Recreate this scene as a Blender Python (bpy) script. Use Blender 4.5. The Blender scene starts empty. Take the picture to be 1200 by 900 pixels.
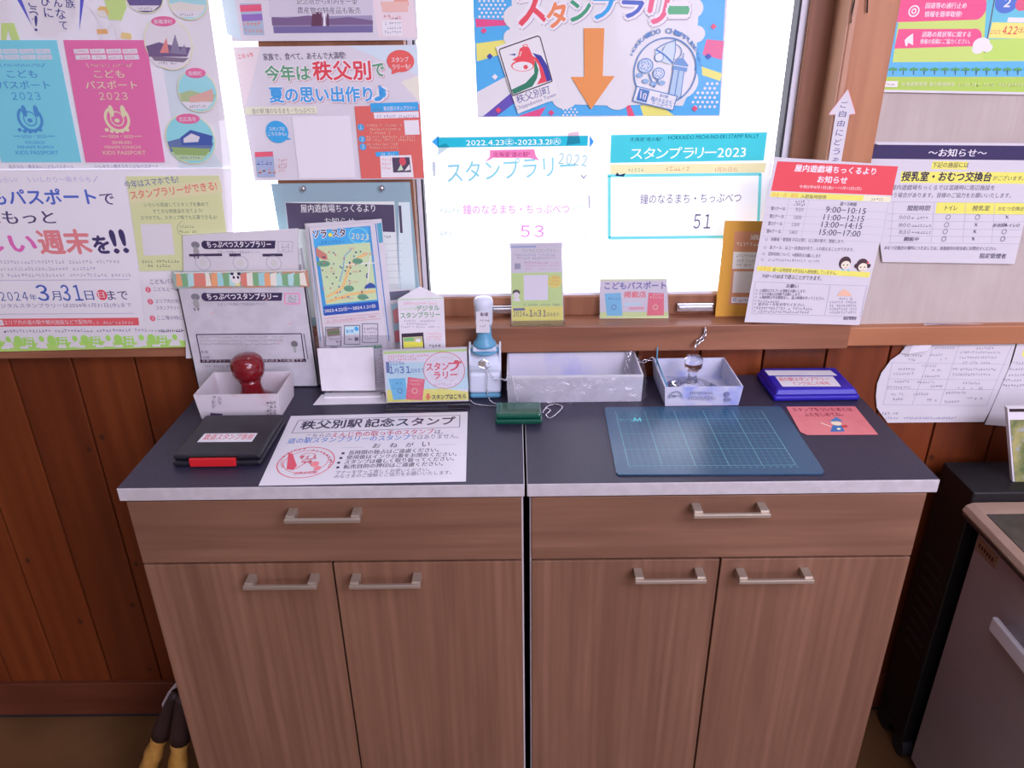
import bpy, bmesh, math, random
from math import pi, sin, cos, radians as R
from mathutils import Vector as V, Matrix
random.seed(7)
SC = bpy.context.scene
COL = SC.collection

# ------------------------------------------------------------------ camera
H = 0.89                                    # worktop height
CAM = V((-.0134, -.9315, .5952 + H))
YAW, PITCH, ROLL, FPX = -.0067, .4361, .0146, 882.
fw = V((sin(YAW)*cos(PITCH), cos(YAW)*cos(PITCH), -sin(PITCH)))
r0 = V((cos(YAW), -sin(YAW), 0)); d0 = fw.cross(r0)
rt = r0*cos(ROLL) + d0*sin(ROLL); dn = -r0*sin(ROLL) + d0*cos(ROLL)
cd = bpy.data.cameras.new('camera'); cam = bpy.data.objects.new('camera', cd); COL.objects.link(cam)
cd.sensor_width = 36; cd.lens = FPX*36/1200; cd.clip_start = .02
M = Matrix((rt, -dn, -fw)).transposed().to_4x4(); M.translation = CAM
cam.matrix_world = M; SC.camera = cam

# ------------------------------------------------------------------ world, lamps, exposure
SC.view_settings.view_transform = 'Standard'; SC.view_settings.look = 'None'
SC.view_settings.gamma = 1; SC.view_settings.exposure = 0
W = bpy.data.worlds.new('overcast_sky'); SC.world = W; W.use_nodes = True
bg = W.node_tree.nodes['Background']; bg.inputs[0].default_value = (.86, .86, 1, 1); bg.inputs[1].default_value = 4.4
def area(name, loc, rot, sx, sy, power, col):
    l = bpy.data.lights.new(name, 'AREA'); l.shape = 'RECTANGLE'; l.size = sx; l.size_y = sy; l.energy = power; l.color = col
    o = bpy.data.objects.new(name, l); o.location = loc; o.rotation_euler = rot; COL.objects.link(o); return o
LT = (.93, .87, 1.18)
area('ceiling_light', (.35, -1.1, 2.42), (0, 0, 0), 1.5, .5, 12, LT)
area('ceiling_light', (1.55, -1.7, 2.42), (0, 0, 0), 1.5, .5, 52, LT)
area('window_light', (1.4, -2.9, 1.8), (R(76), 0, R(28)), 1.8, 1.4, 45, (.95, .87, 1.14))
pl = area('window_daylight', (.14, .52, 1.5), (R(-90), 0, 0), .66, .95, 1, (1, 1, 1)); pl.data.cycles.is_portal = True
pl2 = area('window_daylight', (-1.1, .52, 1.5), (R(-90), 0, 0), 1.3, .95, 1, (1, 1, 1)); pl2.data.cycles.is_portal = True

# ------------------------------------------------------------------ helpers
def ray(px, py): return rt*((px-600)/FPX) + dn*((py-450)/FPX) + fw
def hitp(px, py, p, n):
    w = ray(px, py); return CAM + w*((V(p)-CAM).dot(n)/w.dot(n))
def hy(px, py, y): return hitp(px, py, V((0, y, 0)), V((0, 1, 0)))
def hz(px, py, z=H): return hitp(px, py, V((0, 0, z)), V((0, 0, 1)))

def lin(c): return tuple(((x/255+.055)/1.055)**2.4 if x > 10 else x/255/12.92 for x in c)
FILMK = .86                     # the sheets on the glass are lit from behind beyond white
GAIN = (.64, .57, .76)          # how brightly plain paper photographs in this light
def ink(c): return tuple(min(.88, v/g*.8) for v, g in zip(lin(c), GAIN))

def mat(name, col=(.8, .8, .8), rough=.5, metal=0, trans=0, coat=0, spec=.5, alpha=1, ior=1.45):
    m = bpy.data.materials.new(name); m.use_nodes = True
    b = m.node_tree.nodes['Principled BSDF']
    b.inputs['Base Color'].default_value = (*col, 1); b.inputs['Roughness'].default_value = rough
    b.inputs['Metallic'].default_value = metal; b.inputs['Transmission Weight'].default_value = trans
    b.inputs['Coat Weight'].default_value = coat; b.inputs['Specular IOR Level'].default_value = spec
    b.inputs['Alpha'].default_value = alpha; b.inputs['IOR'].default_value = ior
    return m
class N:                                     # terse node building
    def __init__(s, m): s.t = m.node_tree; s.b = s.t.nodes['Principled BSDF']
    def a(s, kind, **kw):
        n = s.t.nodes.new(kind)
        for k, v in kw.items():
            if k[0] == '_': n.inputs[int(k[1:]) if k[1:].isdigit() else k[1:].replace('_', ' ')].default_value = v
            else: setattr(n, k, v)
        return n
    def l(s, o, i): s.t.links.new(o, i)
    def ramp(s, fac, stops):
        n = s.t.nodes.new('ShaderNodeValToRGB'); e = n.color_ramp.elements
        while len(e) < len(stops): e.new(.5)
        for q, (p, c) in zip(e, stops): q.position = p; q.color = (*c, 1)
        s.l(fac, n.inputs[0]); return n.outputs[0]
    def mix(s, f, a, b, mode='MIX'):
        n = s.t.nodes.new('ShaderNodeMix'); n.data_type = 'RGBA'; n.blend_type = mode
        for x, i in ((f, 0), (a, 6), (b, 7)):
            if hasattr(x, 'links'): s.l(x, n.inputs[i])
            else: n.inputs[i].default_value = x if i == 0 else (*x, 1)
        return n.outputs[2]
    def coords(s, scale, rnd=True):
        tc = s.a('ShaderNodeTexCoord'); mp = s.a('ShaderNodeMapping'); mp.inputs['Scale'].default_value = scale
        s.l(tc.outputs['Object'], mp.inputs[0])
        if rnd:
            oi = s.a('ShaderNodeObjectInfo'); mu = s.a('ShaderNodeMath', operation='MULTIPLY', _1=37.0)
            s.l(oi.outputs['Random'], mu.inputs[0]); s.l(mu.outputs[0], mp.inputs['Location']); s.rnd = oi.outputs['Random']
        return mp.outputs[0]

def wood(name, c1, c2, c3, scale, rough=.45, knots=0, var=.15, bump=.1, coat=0):
    m = mat(name, c1, rough, coat=coat); n = N(m); co = n.coords(scale)
    a = n.a('ShaderNodeTexNoise', _Scale=1.0, _Detail=5.0, _Roughness=.6, _Distortion=.6); n.l(co, a.inputs['Vector'])
    w = n.a('ShaderNodeTexWave', _Scale=.55, _Distortion=7.0, _Detail=3.0); w.inputs['Detail Scale'].default_value = .7
    n.l(co, w.inputs['Vector'])
    c = n.ramp(a.outputs['Fac'], [(.3, c1), (.55, c2), (.75, c3)])
    c = n.mix(n.ramp(w.outputs['Fac'], [(.0, (.38,)*3), (.6, (0, 0, 0))]), c, c1)
    if knots:
        tc = n.a('ShaderNodeTexCoord'); mp = n.a('ShaderNodeMapping'); mp.inputs['Scale'].default_value = (1, 1, .75); mp.inputs['Rotation'].default_value = (R(-90), 0, 0)
        mu = n.a('ShaderNodeMath', operation='MULTIPLY', _1=91.0); n.l(n.rnd, mu.inputs[0]); n.l(mu.outputs[0], mp.inputs['Location'])
        n.l(tc.outputs['Object'], mp.inputs[0])
        v = n.a('ShaderNodeTexVoronoi', voronoi_dimensions='2D', _Scale=6.5); n.l(mp.outputs[0], v.inputs['Vector'])
        k = n.ramp(v.outputs['Distance'], [(.018, (.9,)*3), (.045, (.0,)*3)])
        c = n.mix(k, c, (.045, .014, .006))
    hs = n.a('ShaderNodeHueSaturation'); mr = n.a('ShaderNodeMapRange', _3=1-var, _4=1+var)
    n.l(n.rnd, mr.inputs[0]); n.l(mr.outputs[0], hs.inputs['Value']); n.l(c, hs.inputs['Color'])
    n.l(hs.outputs[0], n.b.inputs['Base Color'])
    bp = n.a('ShaderNodeBump', _Strength=bump, _Distance=.002); n.l(a.outputs['Fac'], bp.inputs['Height']); n.l(bp.outputs[0], n.b.inputs['Normal'])
    return m
def noisy(name, c1, c2, scale, rough=.5, metal=0, bump=0, detail=3, coat=0, lo=.4, hi=.6, spec=.5):
    m = mat(name, c1, rough, metal, coat=coat, spec=spec); n = N(m); co = n.coords((1, 1, 1), True)
    a = n.a('ShaderNodeTexNoise', _Scale=scale, _Detail=float(detail)); n.l(co, a.inputs['Vector'])
    n.l(n.ramp(a.outputs['Fac'], [(lo, c1), (hi, c2)]), n.b.inputs['Base Color'])
    if bump:
        bp = n.a('ShaderNodeBump', _Strength=bump, _Distance=.001); n.l(a.outputs['Fac'], bp.inputs['Height']); n.l(bp.outputs[0], n.b.inputs['Normal'])
    return m
def paperish(name, col, trans=.12, rough=.6, coat=0):
    m = mat(name, col, rough, coat=coat, spec=.3); n = N(m)
    co = n.coords((1, 1, 1)); a = n.a('ShaderNodeTexNoise', _Scale=14.0, _Detail=2.0); n.l(co, a.inputs['Vector'])
    n.l(n.ramp(a.outputs['Fac'], [(.3, tuple(x*.975 for x in col)), (.7, col)]), n.b.inputs['Base Color'])
    t = n.a('ShaderNodeBsdfTranslucent'); t.inputs[0].default_value = (*col, 1)
    mx = n.a('ShaderNodeMixShader', _0=trans); n.l(n.b.outputs[0], mx.inputs[1]); n.l(t.outputs[0], mx.inputs[2])
    n.l(mx.outputs[0], n.t.nodes['Material Output'].inputs[0]); return m

# ink: printed colour carried by a face attribute
def ink_mat(name, rough, coat=0, film=False, trans=0):
    m = mat(name, (.5, .5, .5), rough, coat=coat, spec=.3); n = N(m)
    at = n.a('ShaderNodeAttribute', attribute_name='ink'); n.l(at.outputs['Color'], n.b.inputs['Base Color'])
    if trans:
        t = n.a('ShaderNodeBsdfTranslucent'); n.l(at.outputs['Color'], t.inputs[0]); mx = n.a('ShaderNodeMixShader', _0=trans)
        n.l(n.b.outputs[0], mx.inputs[1]); n.l(t.outputs[0], mx.inputs[2]); n.l(mx.outputs[0], n.t.nodes['Material Output'].inputs[0])
    if film:
        t = n.a('ShaderNodeBsdfTransparent'); n.l(at.outputs['Color'], t.inputs[0])
        n.l(t.outputs[0], n.t.nodes['Material Output'].inputs[0])
    return m
INK = ink_mat('printed_ink', .55); INKB = ink_mat('backlit_ink', .55, trans=.12); INKG = ink_mat('laminated_ink', .4, .25); FILM = ink_mat('translucent_ink', .5, film=True)

MT = {}
MT['paper'] = paperish('white_paper', (.80, .79, .80))
MT['paper_thin'] = paperish('thin_window_paper', (.92, .92, .92), .40)
MT['laminate'] = paperish('laminated_paper', (.80, .79, .81), .05, .4, .25)
MT['backlit'] = paperish('large_poster_paper', (.80, .79, .82), .42, .5)
MT['kraft'] = paperish('yellow_envelope_paper', (.76, .40, .06), .04, .7)
MT['card'] = noisy('white_card', (.76, .75, .76), (.80, .79, .80), 30, .6)
MT['redcard'] = noisy('salmon_card', (.70, .19, .20), (.74, .23, .23), 20, .5)
MT['board'] = wood('red_cedar_board', (.12, .024, .005), (.175, .038, .008), (.225, .056, .013), (14, 14, 1.1), .42, 1, .17, .15)
MT['boardgap'] = mat('dark_board_gap', (.02, .008, .004), .8)
MT['frame'] = wood('window_frame_wood', (.20, .078, .036), (.28, .12, .058), (.34, .155, .08), (16, 16, 1.5), .5, 0, .05)
MT['casing'] = wood('orange_pine_casing', (.40, .16, .065), (.50, .22, .095), (.58, .28, .13), (16, 16, 1.3), .45, 0, .05)
MT['jamb'] = wood('window_lit_pine_jamb', (.46, .24, .14), (.56, .30, .18), (.62, .36, .22), (16, 16, 1.3), .45, 0, .04)  # pine colour lightened for the window light on the reveal
MT['sill'] = wood('weathered_sill_wood', (.20, .08, .040), (.34, .145, .075), (.42, .195, .105), (1.3, 14, 14), .4, 0, .05, .2)
MT['rail'] = wood('pine_rail', (.33, .13, .055), (.44, .18, .08), (.50, .23, .10), (1.3, 14, 14), .45, 0, .05)
MT['skirting'] = wood('dark_red_skirting', (.085, .022, .010), (.13, .035, .016), (.17, .05, .024), (1.3, 14, 14), .4, 0, .05)
m = noisy('linen_wallboard', (.50, .44, .39), (.58, .52, .46), 9, .8, lo=.35, hi=.65)
MT['wallboard'] = m; n = N(m); co = n.coords((60, 60, 4), False)
a = n.a('ShaderNodeTexNoise', _Scale=2.0, _Detail=3.0); n.l(co, a.inputs['Vector'])
old = n.b.inputs['Base Color'].links[0].from_socket
n.l(n.mix(n.ramp(a.outputs['Fac'], [(.35, (.35,)*3), (.65, (0, 0, 0))]), old, (.47, .40, .34)), n.b.inputs['Base Color'])
MT['floor'] = noisy('tan_vinyl_floor', (.12, .058, .020), (.16, .08, .03), 5, .45, detail=6)
MT['oakv'] = wood('oak_veneer', (.155, .074, .041), (.215, .108, .062), (.27, .141, .085), (34, 34, 1.5), .5, 0, .05, .05)
MT['oakh'] = wood('oak_veneer_horizontal', (.155, .074, .041), (.215, .108, .062), (.27, .141, .085), (1.5, 34, 34), .5, 0, .05, .05)
MT['top'] = noisy('charcoal_stone_laminate', (.020, .017, .034), (.036, .031, .060), 420, .42, detail=2)
MT['edge'] = noisy('white_edge_band', (.48, .46, .46), (.53, .51, .51), 60, .45)
MT['handle'] = mat('brushed_nickel', (.50, .44, .35), .4, .7)
MT['steel'] = mat('steel', (.6, .6, .62), .25, 1)
MT['chrome'] = mat('chrome', (.75, .75, .78), .12, 1)
MT['black'] = mat('matt_black_metal', (.006, .006, .007), .5)
MT['blackpl'] = noisy('black_plastic', (.012, .012, .018), (.016, .016, .024), 80, .35)
MT['redpl'] = mat('red_plastic', (.60, .02, .025), .3)
MT['redlac'] = mat('maroon_lacquer', (.18, .005, .010), .13, coat=.6)
MT['bluepl'] = mat('deep_blue_plastic', (.022, .012, .37), .3)
MT['skypl'] = mat('sky_blue_plastic', (.12, .36, .52), .3)
MT['whitepl'] = mat('white_plastic', (.66, .72, .80), .3)
MT['greenpl'] = mat('green_plastic', (.003, .085, .05), .16, coat=.5)
MT['acr'] = mat('clear_acrylic', (.95, .97, 1), .03, trans=1, ior=1.3)
MT['acrt'] = mat('clear_stamp_acrylic', (.95, .96, 1), .02, trans=1, ior=1.45)
MT['tray'] = noisy('blue_stained_card_tray', (.62, .64, .74), (.34, .40, .74), 30, .4, lo=.48, hi=.70, detail=5)
MT['pinkbox'] = noisy('ink_stained_carton', (.72, .68, .70), (.66, .48, .52), 22, .45, lo=.5, hi=.8, detail=4)
MT['bigtray'] = noisy('white_carton', (.60, .60, .62), (.66, .66, .68), 40, .5)
m = noisy('stained_carton_inside', (.66, .66, .72), (.40, .44, .78), 10, .5, lo=.52, hi=.8, detail=5); MT['trayin'] = m
MT['cut'] = mat('cutting_mat_blue', (.020, .085, .16), .26, spec=.7)
MT['gold'] = noisy('gold_wrapping', (.50, .26, .045), (.66, .38, .09), 30, .35, .25, bump=.6, detail=4)
MT['brown'] = mat('dark_brown_cap', (.035, .018, .018), .45)
MT['silver'] = noisy('grey_metal_panel', (.40, .34, .36), (.46, .40, .42), 3, .38, .2)
MT['beige'] = wood('beige_top', (.36, .24, .17), (.42, .29, .21), (.46, .33, .25), (3, 18, 18), .5, 0, .02)
MT['inset'] = noisy('dark_glass_inset', (.05, .04, .035), (.07, .055, .05), 30, .25)
MT['teal'] = paperish('teal_board', (.42, .62, .66), .25, .35)
MT['ceil'] = mat('ceiling_white', (.75, .75, .74), .9)
MT['plain'] = mat('plain_wall', (.62, .56, .5), .9)
MT['rubber'] = mat('black_gasket', (.02, .02, .025), .6)
MT['white'] = mat('white_strip', (.72, .72, .76), .45)
# clear wrap / glass: thin sheet, mostly see-through with a glossy sheen
def thin(name, rough, k, tint=(1, 1, 1), bump=0):
    m = mat(name); n = N(m)
    t = n.a('ShaderNodeBsdfTransparent'); t.inputs[0].default_value = (*tint, 1)
    g = n.a('ShaderNodeBsdfGlossy'); g.inputs['Roughness'].default_value = rough
    mx = n.a('ShaderNodeMixShader', _0=k); n.l(t.outputs[0], mx.inputs[1]); n.l(g.outputs[0], mx.inputs[2])
    if bump:
        co = n.coords((1, 1, 1)); a = n.a('ShaderNodeTexNoise', _Scale=38.0, _Detail=4.0, _Distortion=2.0); n.l(co, a.inputs['Vector'])
        bp = n.a('ShaderNodeBump', _Strength=bump, _Distance=.004); n.l(a.outputs['Fac'], bp.inputs['Height']); n.l(bp.outputs[0], g.inputs['Normal'])
    n.l(mx.outputs[0], n.t.nodes['Material Output'].inputs[0]); return m
MT['glass'] = thin('window_glass', .01, .05)
MT['wrap'] = thin('plastic_wrap', .12, .16, (.97, .97, 1), 1.0)
MT['clear'] = thin('clear_plastic_sheet', .06, .10, (.98, .98, 1))

ORG = {}
def link(o, parent):
    COL.objects.link(o)
    if parent:
        o.parent = parent; o.matrix_parent_inverse = Matrix.Translation(-ORG[parent.name])
def tag(o, label=None, cat=None, group=None, kind=None):
    for k, v in (('label', label), ('category', cat), ('group', group), ('kind', kind)):
        if v: o[k] = v
    return o
def empty(name, loc, label=None, cat=None, group=None, kind=None):
    o = bpy.data.objects.new(name, None); o.empty_display_size = .02; o.location = V(loc); ORG[o.name] = V(loc); COL.objects.link(o)
    return tag(o, label, cat, group, kind)
def obj(name, vs, fs, mats, parent=None, smooth=False, mi=None, cols=None, **kw):
    vs = [V(v) for v in vs]
    lo = V([min(v[i] for v in vs) for i in range(3)]); hi = V([max(v[i] for v in vs) for i in range(3)])
    c = V(((lo.x+hi.x)/2, (lo.y+hi.y)/2, lo.z))
    me = bpy.data.meshes.new(name); me.from_pydata([v-c for v in vs], [], fs)
    mats = mats if isinstance(mats, (list, tuple)) else [mats]
    for m in mats: me.materials.append(MT[m] if isinstance(m, str) else m)
    if mi: me.polygons.foreach_set('material_index', mi)
    if smooth: me.polygons.foreach_set('use_smooth', [True]*len(me.polygons))
    if cols:
        at = me.attributes.new('ink', 'FLOAT_COLOR', 'CORNER'); buf = []
        for p, cc in zip(me.polygons, cols): buf += list((*cc, 1))*p.loop_total
        at.data.foreach_set('color', buf)
    me.update()
    o = bpy.data.objects.new(name, me); o.location = c; ORG[o.name] = c; link(o, parent)
    return tag(o, **kw)
class MB:
    def __init__(s): s.v = []; s.f = []; s.m = []; s.cur = 0
    def add(s, vs, fs):
        k = len(s.v); s.v += [V(v) for v in vs]; s.f += [tuple(i+k for i in f) for f in fs]; s.m += [s.cur]*len(fs)
    def box(s, x0, x1, y0, y1, z0, z1):
        s.add([(x, y, z) for z in (z0, z1) for y in (y0, y1) for x in (x0, x1)],
              [(0, 2, 3, 1), (4, 5, 7, 6), (0, 1, 5, 4), (2, 6, 7, 3), (0, 4, 6, 2), (1, 3, 7, 5)])
    def hexa(s, b, t):                       # bottom quad, top quad (counter-clockwise from above)
        s.add(list(b)+list(t), [(3, 2, 1, 0), (4, 5, 6, 7), (0, 1, 5, 4), (1, 2, 6, 5), (2, 3, 7, 6), (3, 0, 4, 7)])
    def lathe(s, c, prof, n=32, ax=None):
        c = V(c); q = (ax or V((0, 0, 1))).normalized().to_track_quat('Z', 'Y'); vs = []; fs = []
        for r, z in prof:
            for i in range(n): vs.append(c + q @ V((r*cos(2*pi*i/n), r*sin(2*pi*i/n), z)))
        for j in range(len(prof)-1):
            for i in range(n): a = j*n+i; b = j*n+(i+1) % n; fs.append((a, b, b+n, a+n))
        fs.append(tuple(range(n-1, -1, -1))); fs.append(tuple(range((len(prof)-1)*n, len(prof)*n)))
        s.add(vs, fs)
    def tube(s, pts, r, n=8, closed=False):
        pts = [V(p) for p in pts]; L = len(pts); vs = []; fs = []; up = V((0, 0, 1))
        for i, p in enumerate(pts):
            t = (pts[(i+1) % L]-pts[i-1]) if closed else (pts[min(i+1, L-1)]-pts[max(i-1, 0)])
            t.normalize(); u = t.cross(up)
            if u.length < 1e-3: u = t.cross(V((1, 0, 0)))
            u.normalize(); w = u.cross(t); rr = r[i] if isinstance(r, (list, tuple)) else r
            for k in range(n): vs.append(p + (u*cos(2*pi*k/n)+w*sin(2*pi*k/n))*rr)
        for i in range(L if closed else L-1):
            for k in range(n):
                a = i*n+k; b = i*n+(k+1) % n; j = ((i+1) % L)*n; fs.append((a, b, j+(k+1) % n, j+k))
        if not closed: fs += [tuple(range(n-1, -1, -1)), tuple(range((L-1)*n, L*n))]
        s.add(vs, fs)
    def sheet(s, quad, th, n):               # planar polygon with thickness th behind it
        q = [V(p) for p in quad]; k = len(q); n = V(n)
        s.add(q+[p-n*th for p in q], [tuple(range(k)), tuple(range(2*k-1, k-1, -1))]+[(i, i+k, (i+1) % k+k, (i+1) % k) for i in range(k)])
    def build(s, name, mats, parent=None, smooth=False, bevel=0, seg=2, **kw):
        o = obj(name, s.v, s.f, mats, parent, smooth, s.m, **kw)
        if bevel:
            b = o.modifiers.new('bevel', 'BEVEL'); b.width = bevel; b.segments = seg; b.limit_method = 'ANGLE'; b.angle_limit = R(35)
        return o
def box(name, x0, x1, y0, y1, z0, z1, m, parent=None, bevel=0, seg=2, **kw):
    b = MB(); b.box(x0, x1, y0, y1, z0, z1); return b.build(name, m, parent, bevel=bevel, seg=seg, **kw)

# --- lettering: glyph outlines turned into flat mesh
_tc = bpy.data.curves.new('glyphs', 'FONT'); _tc.resolution_u = 2; _to = bpy.data.objects.new('glyphs', _tc); COL.objects.link(_to)
_cache = {}
def glyphs(body, bold=0.0, space=1.0):
    k = (body, bold, space)
    if k not in _cache:
        _tc.body = body; _tc.offset = bold; _tc.size = 1; _tc.space_character = space
        dg = bpy.context.evaluated_depsgraph_get(); dg.update()
        me = bpy.data.meshes.new_from_object(_to.evaluated_get(dg))
        vs = [(v.co.x, v.co.y) for v in me.vertices]; fs = [tuple(p.vertices) for p in me.polygons]
        bpy.data.meshes.remove(me)
        if not vs: vs = [(0, 0), (1, 0), (0, 1)]
        x = [v[0] for v in vs]; y = [v[1] for v in vs]
        _cache[k] = (vs, fs, min(x), max(x), min(y), max(y))
    return _cache[k]
def holed(body, bold):                       # one tile per letter, the letter cut out of it (letter units)
    out = []; x = 0
    for ch in body:
        _tc.body = ch; _tc.offset = bold; dg = bpy.context.evaluated_depsgraph_get(); dg.update()
        cu = _to.to_curve(dg).copy(); cu.resolution_u = 2; cu.dimensions = '2D'; cu.fill_mode = 'BOTH'
        _, _, a, b, lo, hi = glyphs(ch, bold)
        sp = cu.splines.new('POLY'); sp.points.add(3); sp.use_cyclic_u = True
        for p, co in zip(sp.points, ((a-.04, -.22), (b+.04, -.22), (b+.04, 1.0), (a-.04, 1.0))): p.co = (*co, 0, 1)
        o = bpy.data.objects.new('cut', cu); COL.objects.link(o); dg = bpy.context.evaluated_depsgraph_get(); dg.update()
        me = bpy.data.meshes.new_from_object(o.evaluated_get(dg))
        out.append(([(v.co.x-a+.04+x, v.co.y) for v in me.vertices], [tuple(q.vertices) for q in me.polygons])); x += b-a+.08
        bpy.data.objects.remove(o); bpy.data.curves.remove(cu); bpy.data.meshes.remove(me); _to.to_curve_clear()
    return out, x

class Sheet:
    """a flat printed sheet lying in the plane (p, n); marks are laid on it in its own plane"""
    def __init__(s, name, label, cat, p, n, corners, m='paper', th=.0004, film=False, gloss=False, group=None, parent=None, body=None, raw=False, clampz=False):
        s.p = V(p); s.n = V(n).normalized(); s.lay = 2e-5; s.film = film; s.gloss = gloss; s.back = m == 'backlit'
        q = [hitp(x, y, s.p, s.n) for x, y in corners]; s.q = q
        if clampz:
            for i in (0, 1):
                up = q[3-i]-q[i]; q[i] = q[i]+up*max(0, (H+.0008-q[i].z)/up.z)
        s.e1 = (q[1]-q[0]).normalized(); s.e2 = s.n.cross(s.e1).normalized()
        if body is None:
            b = MB(); b.sheet(q, th, s.n); s.o = b.build(name, m, parent, label=label, cat=cat, group=group)
        else: s.o = body
        s.P = ([], [], []); s.T = ([], [], [])
    def h(s, x, y): return hitp(x, y, s.p, s.n)
    def c(s, c): return tuple(min(.97, v*FILMK) for v in lin(c)) if s.film else (tuple(min(.88, v/.8) for v in ink(c)) if s.back else ink(c))
    def up(s): s.lay += 1.6e-5; return s.n*s.lay
    def put(s, dst, pts, fs, c, o=None):
        o = s.up() if o is None else o; k = len(dst[0]); dst[0].extend(p+o for p in pts); dst[1].extend(tuple(i+k for i in f) for f in fs); dst[2].extend([s.c(c)]*len(fs))
    def poly(s, pts, c): s.put(s.P, [s.h(*p) for p in pts], [tuple(range(len(pts)))], c)
    def rect(s, x0, y0, x1, y1, c):          # follows the sheet's own axes, anchored at the pixel corners
        a, b = s.h(x0, y1), s.h(x1, y0); d = b-a; u, v = s.e1*d.dot(s.e1), s.e2*d.dot(s.e2)
        s.put(s.P, [a, a+u, a+u+v, a+v], [(0, 1, 2, 3)], c)
    def ell(s, x, y, rx, ry, c, n=28):
        o = s.h(x, y); a = (s.h(x+rx, y)-o).length; b = abs((s.h(x, y-ry)-o).dot(s.e2))
        s.put(s.P, [o+s.e1*a*cos(2*pi*i/n)+s.e2*b*sin(2*pi*i/n) for i in range(n)], [tuple(range(n))], c)
    def ring(s, x, y, rx, ry, w, c, n=36, a0=0, a1=360):
        o = s.h(x, y); a = (s.h(x+rx, y)-o).length; b = abs((s.h(x, y-ry)-o).dot(s.e2)); k = 1-w/rx; pts = []
        for i in range(n+1):
            t = R(a0+(a1-a0)*i/n)
            for g in (1, k): pts.append(o+s.e1*a*g*cos(t)+s.e2*b*g*sin(t))
        s.put(s.P, pts, [(2*i, 2*i+2, 2*i+3, 2*i+1) for i in range(n)], c)
    def line(s, pts, w, c):
        q = [s.h(*p) for p in pts]; ww = (s.h(pts[0][0]+w, pts[0][1])-q[0]).length/2; vs = []; fs = []
        for a, b in zip(q, q[1:]):
            t = (b-a).normalized(); u = s.n.cross(t)*ww; k = len(vs); vs += [a-u, b-u, b+u, a+u]; fs.append((k, k+1, k+2, k+3))
        s.put(s.P, vs, fs, c)
    def frame(s, x0, y0, x1, y1, w, c):
        s.line([(x0, y0), (x1, y0)], w, c); s.line([(x0, y1), (x1, y1)], w, c); s.line([(x0, y0), (x0, y1)], w, c); s.line([(x1, y0), (x1, y1)], w, c)
    def text(s, body, x0, y0, x1, y1=None, h=None, c=(40, 40, 70), bold=.012, space=1.0, dst=None, off=None, spread=0, acc=False):
        """baseline from pixel (x0,y0) to (x1,y1); h = height in pixels, natural proportion when None"""
        y1 = y0 if y1 is None else y1
        if body.strip() and all(ch in '0123456789:-.〜' for ch in body) and (len(body) < 3 or h):
            body = ''.join(chr(ord(ch)+0xFEE0) if ch in '0123456789' else ch for ch in body); space = .6 if len(body) > 1 else 1
        vs, fs, a, b, lo, hi = glyphs(body, 0, space)
        if b-a < .3 and x1-x0 > 3 and h: x1 = x0+(x1-x0)*.75
        k_ = bold*.9+spread; big = bool(spread) or k_ > .022
        if k_ > .001 and not s.film:
            ring = [(cos(j*pi/4)*k_, sin(j*pi/4)*k_) for j in range(8)] if spread else ([(k_, 0), (-k_, 0), (0, k_), (0, -k_)] if big else [(k_, 0), (-k_, 0)])
        else: ring = [(0, 0)]
        A, B = s.h(x0, y0), s.h(x1, y1); u = (B-A)/(b-a); w = s.n.cross(u).normalized()
        k = u.length if h is None else abs((s.h((x0+x1)/2, (y0+y1)/2-h)-s.h((x0+x1)/2, (y0+y1)/2)).dot(w))/(hi-lo)
        if off: A = A+s.e1*off[0]*.001+s.e2*off[1]*.001
        l0 = s.lay+2e-5
        for j, (dx, dy) in enumerate(ring):
            s.put(s.T if dst is None else dst, [A+u*(x+dx-a)+w*k*(y+dy-lo) for x, y in vs], fs, c, s.n*(l0+j*1e-5))
        if acc: s.lay = l0+len(ring)*1e-5
    def otext(s, body, x0, y0, x1, y1=None, h=None, c=(0, 0, 0), oc=(235, 230, 240), bold=.02, spread=.07, shadow=None):
        if shadow: s.text(body, x0, y0, x1, y1, h, shadow, bold, off=(.8, -.8), spread=spread, acc=True)
        s.text(body, x0, y0, x1, y1, h, oc, bold, spread=spread, acc=True); s.text(body, x0, y0, x1, y1, h, c, bold, acc=True)
    def holes(s, body, x0, y0, x1, h, frame, c, bold=.0):
        """coloured block frame=(x0,y0,x1,y1 px) with white letters left open in it"""
        tiles, w = holed(body, bold); A, B = s.h(x0, y0), s.h(x1, y0); u = s.e1*((B-A).dot(s.e1)/w)
        k = abs((s.h((x0+x1)/2, y0-h)-s.h((x0+x1)/2, y0)).dot(s.e2))/.9
        for vs, fs in tiles: s.lay -= 1.6e-5; s.put(s.P, [A+u*x+s.e2*k*y for x, y in vs], fs, c)
        L, T = s.h(frame[0], frame[3]), s.h(frame[2], frame[1]); lx = (L-A).dot(s.e1); rx = (T-A).dot(s.e1); by = (L-A).dot(s.e2); ty = (T-A).dot(s.e2)
        W_ = u.length*w; y0_, y1_ = -.22*k, 1.0*k
        for a, b, e, f in ((lx, 0, by, ty), (W_, rx, by, ty), (0, W_, by, y0_), (0, W_, y1_, ty)):
            s.lay -= 1.6e-5; s.put(s.P, [A+s.e1*a+s.e2*e, A+s.e1*b+s.e2*e, A+s.e1*b+s.e2*f, A+s.e1*a+s.e2*f], [(0, 1, 2, 3)], c)
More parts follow.
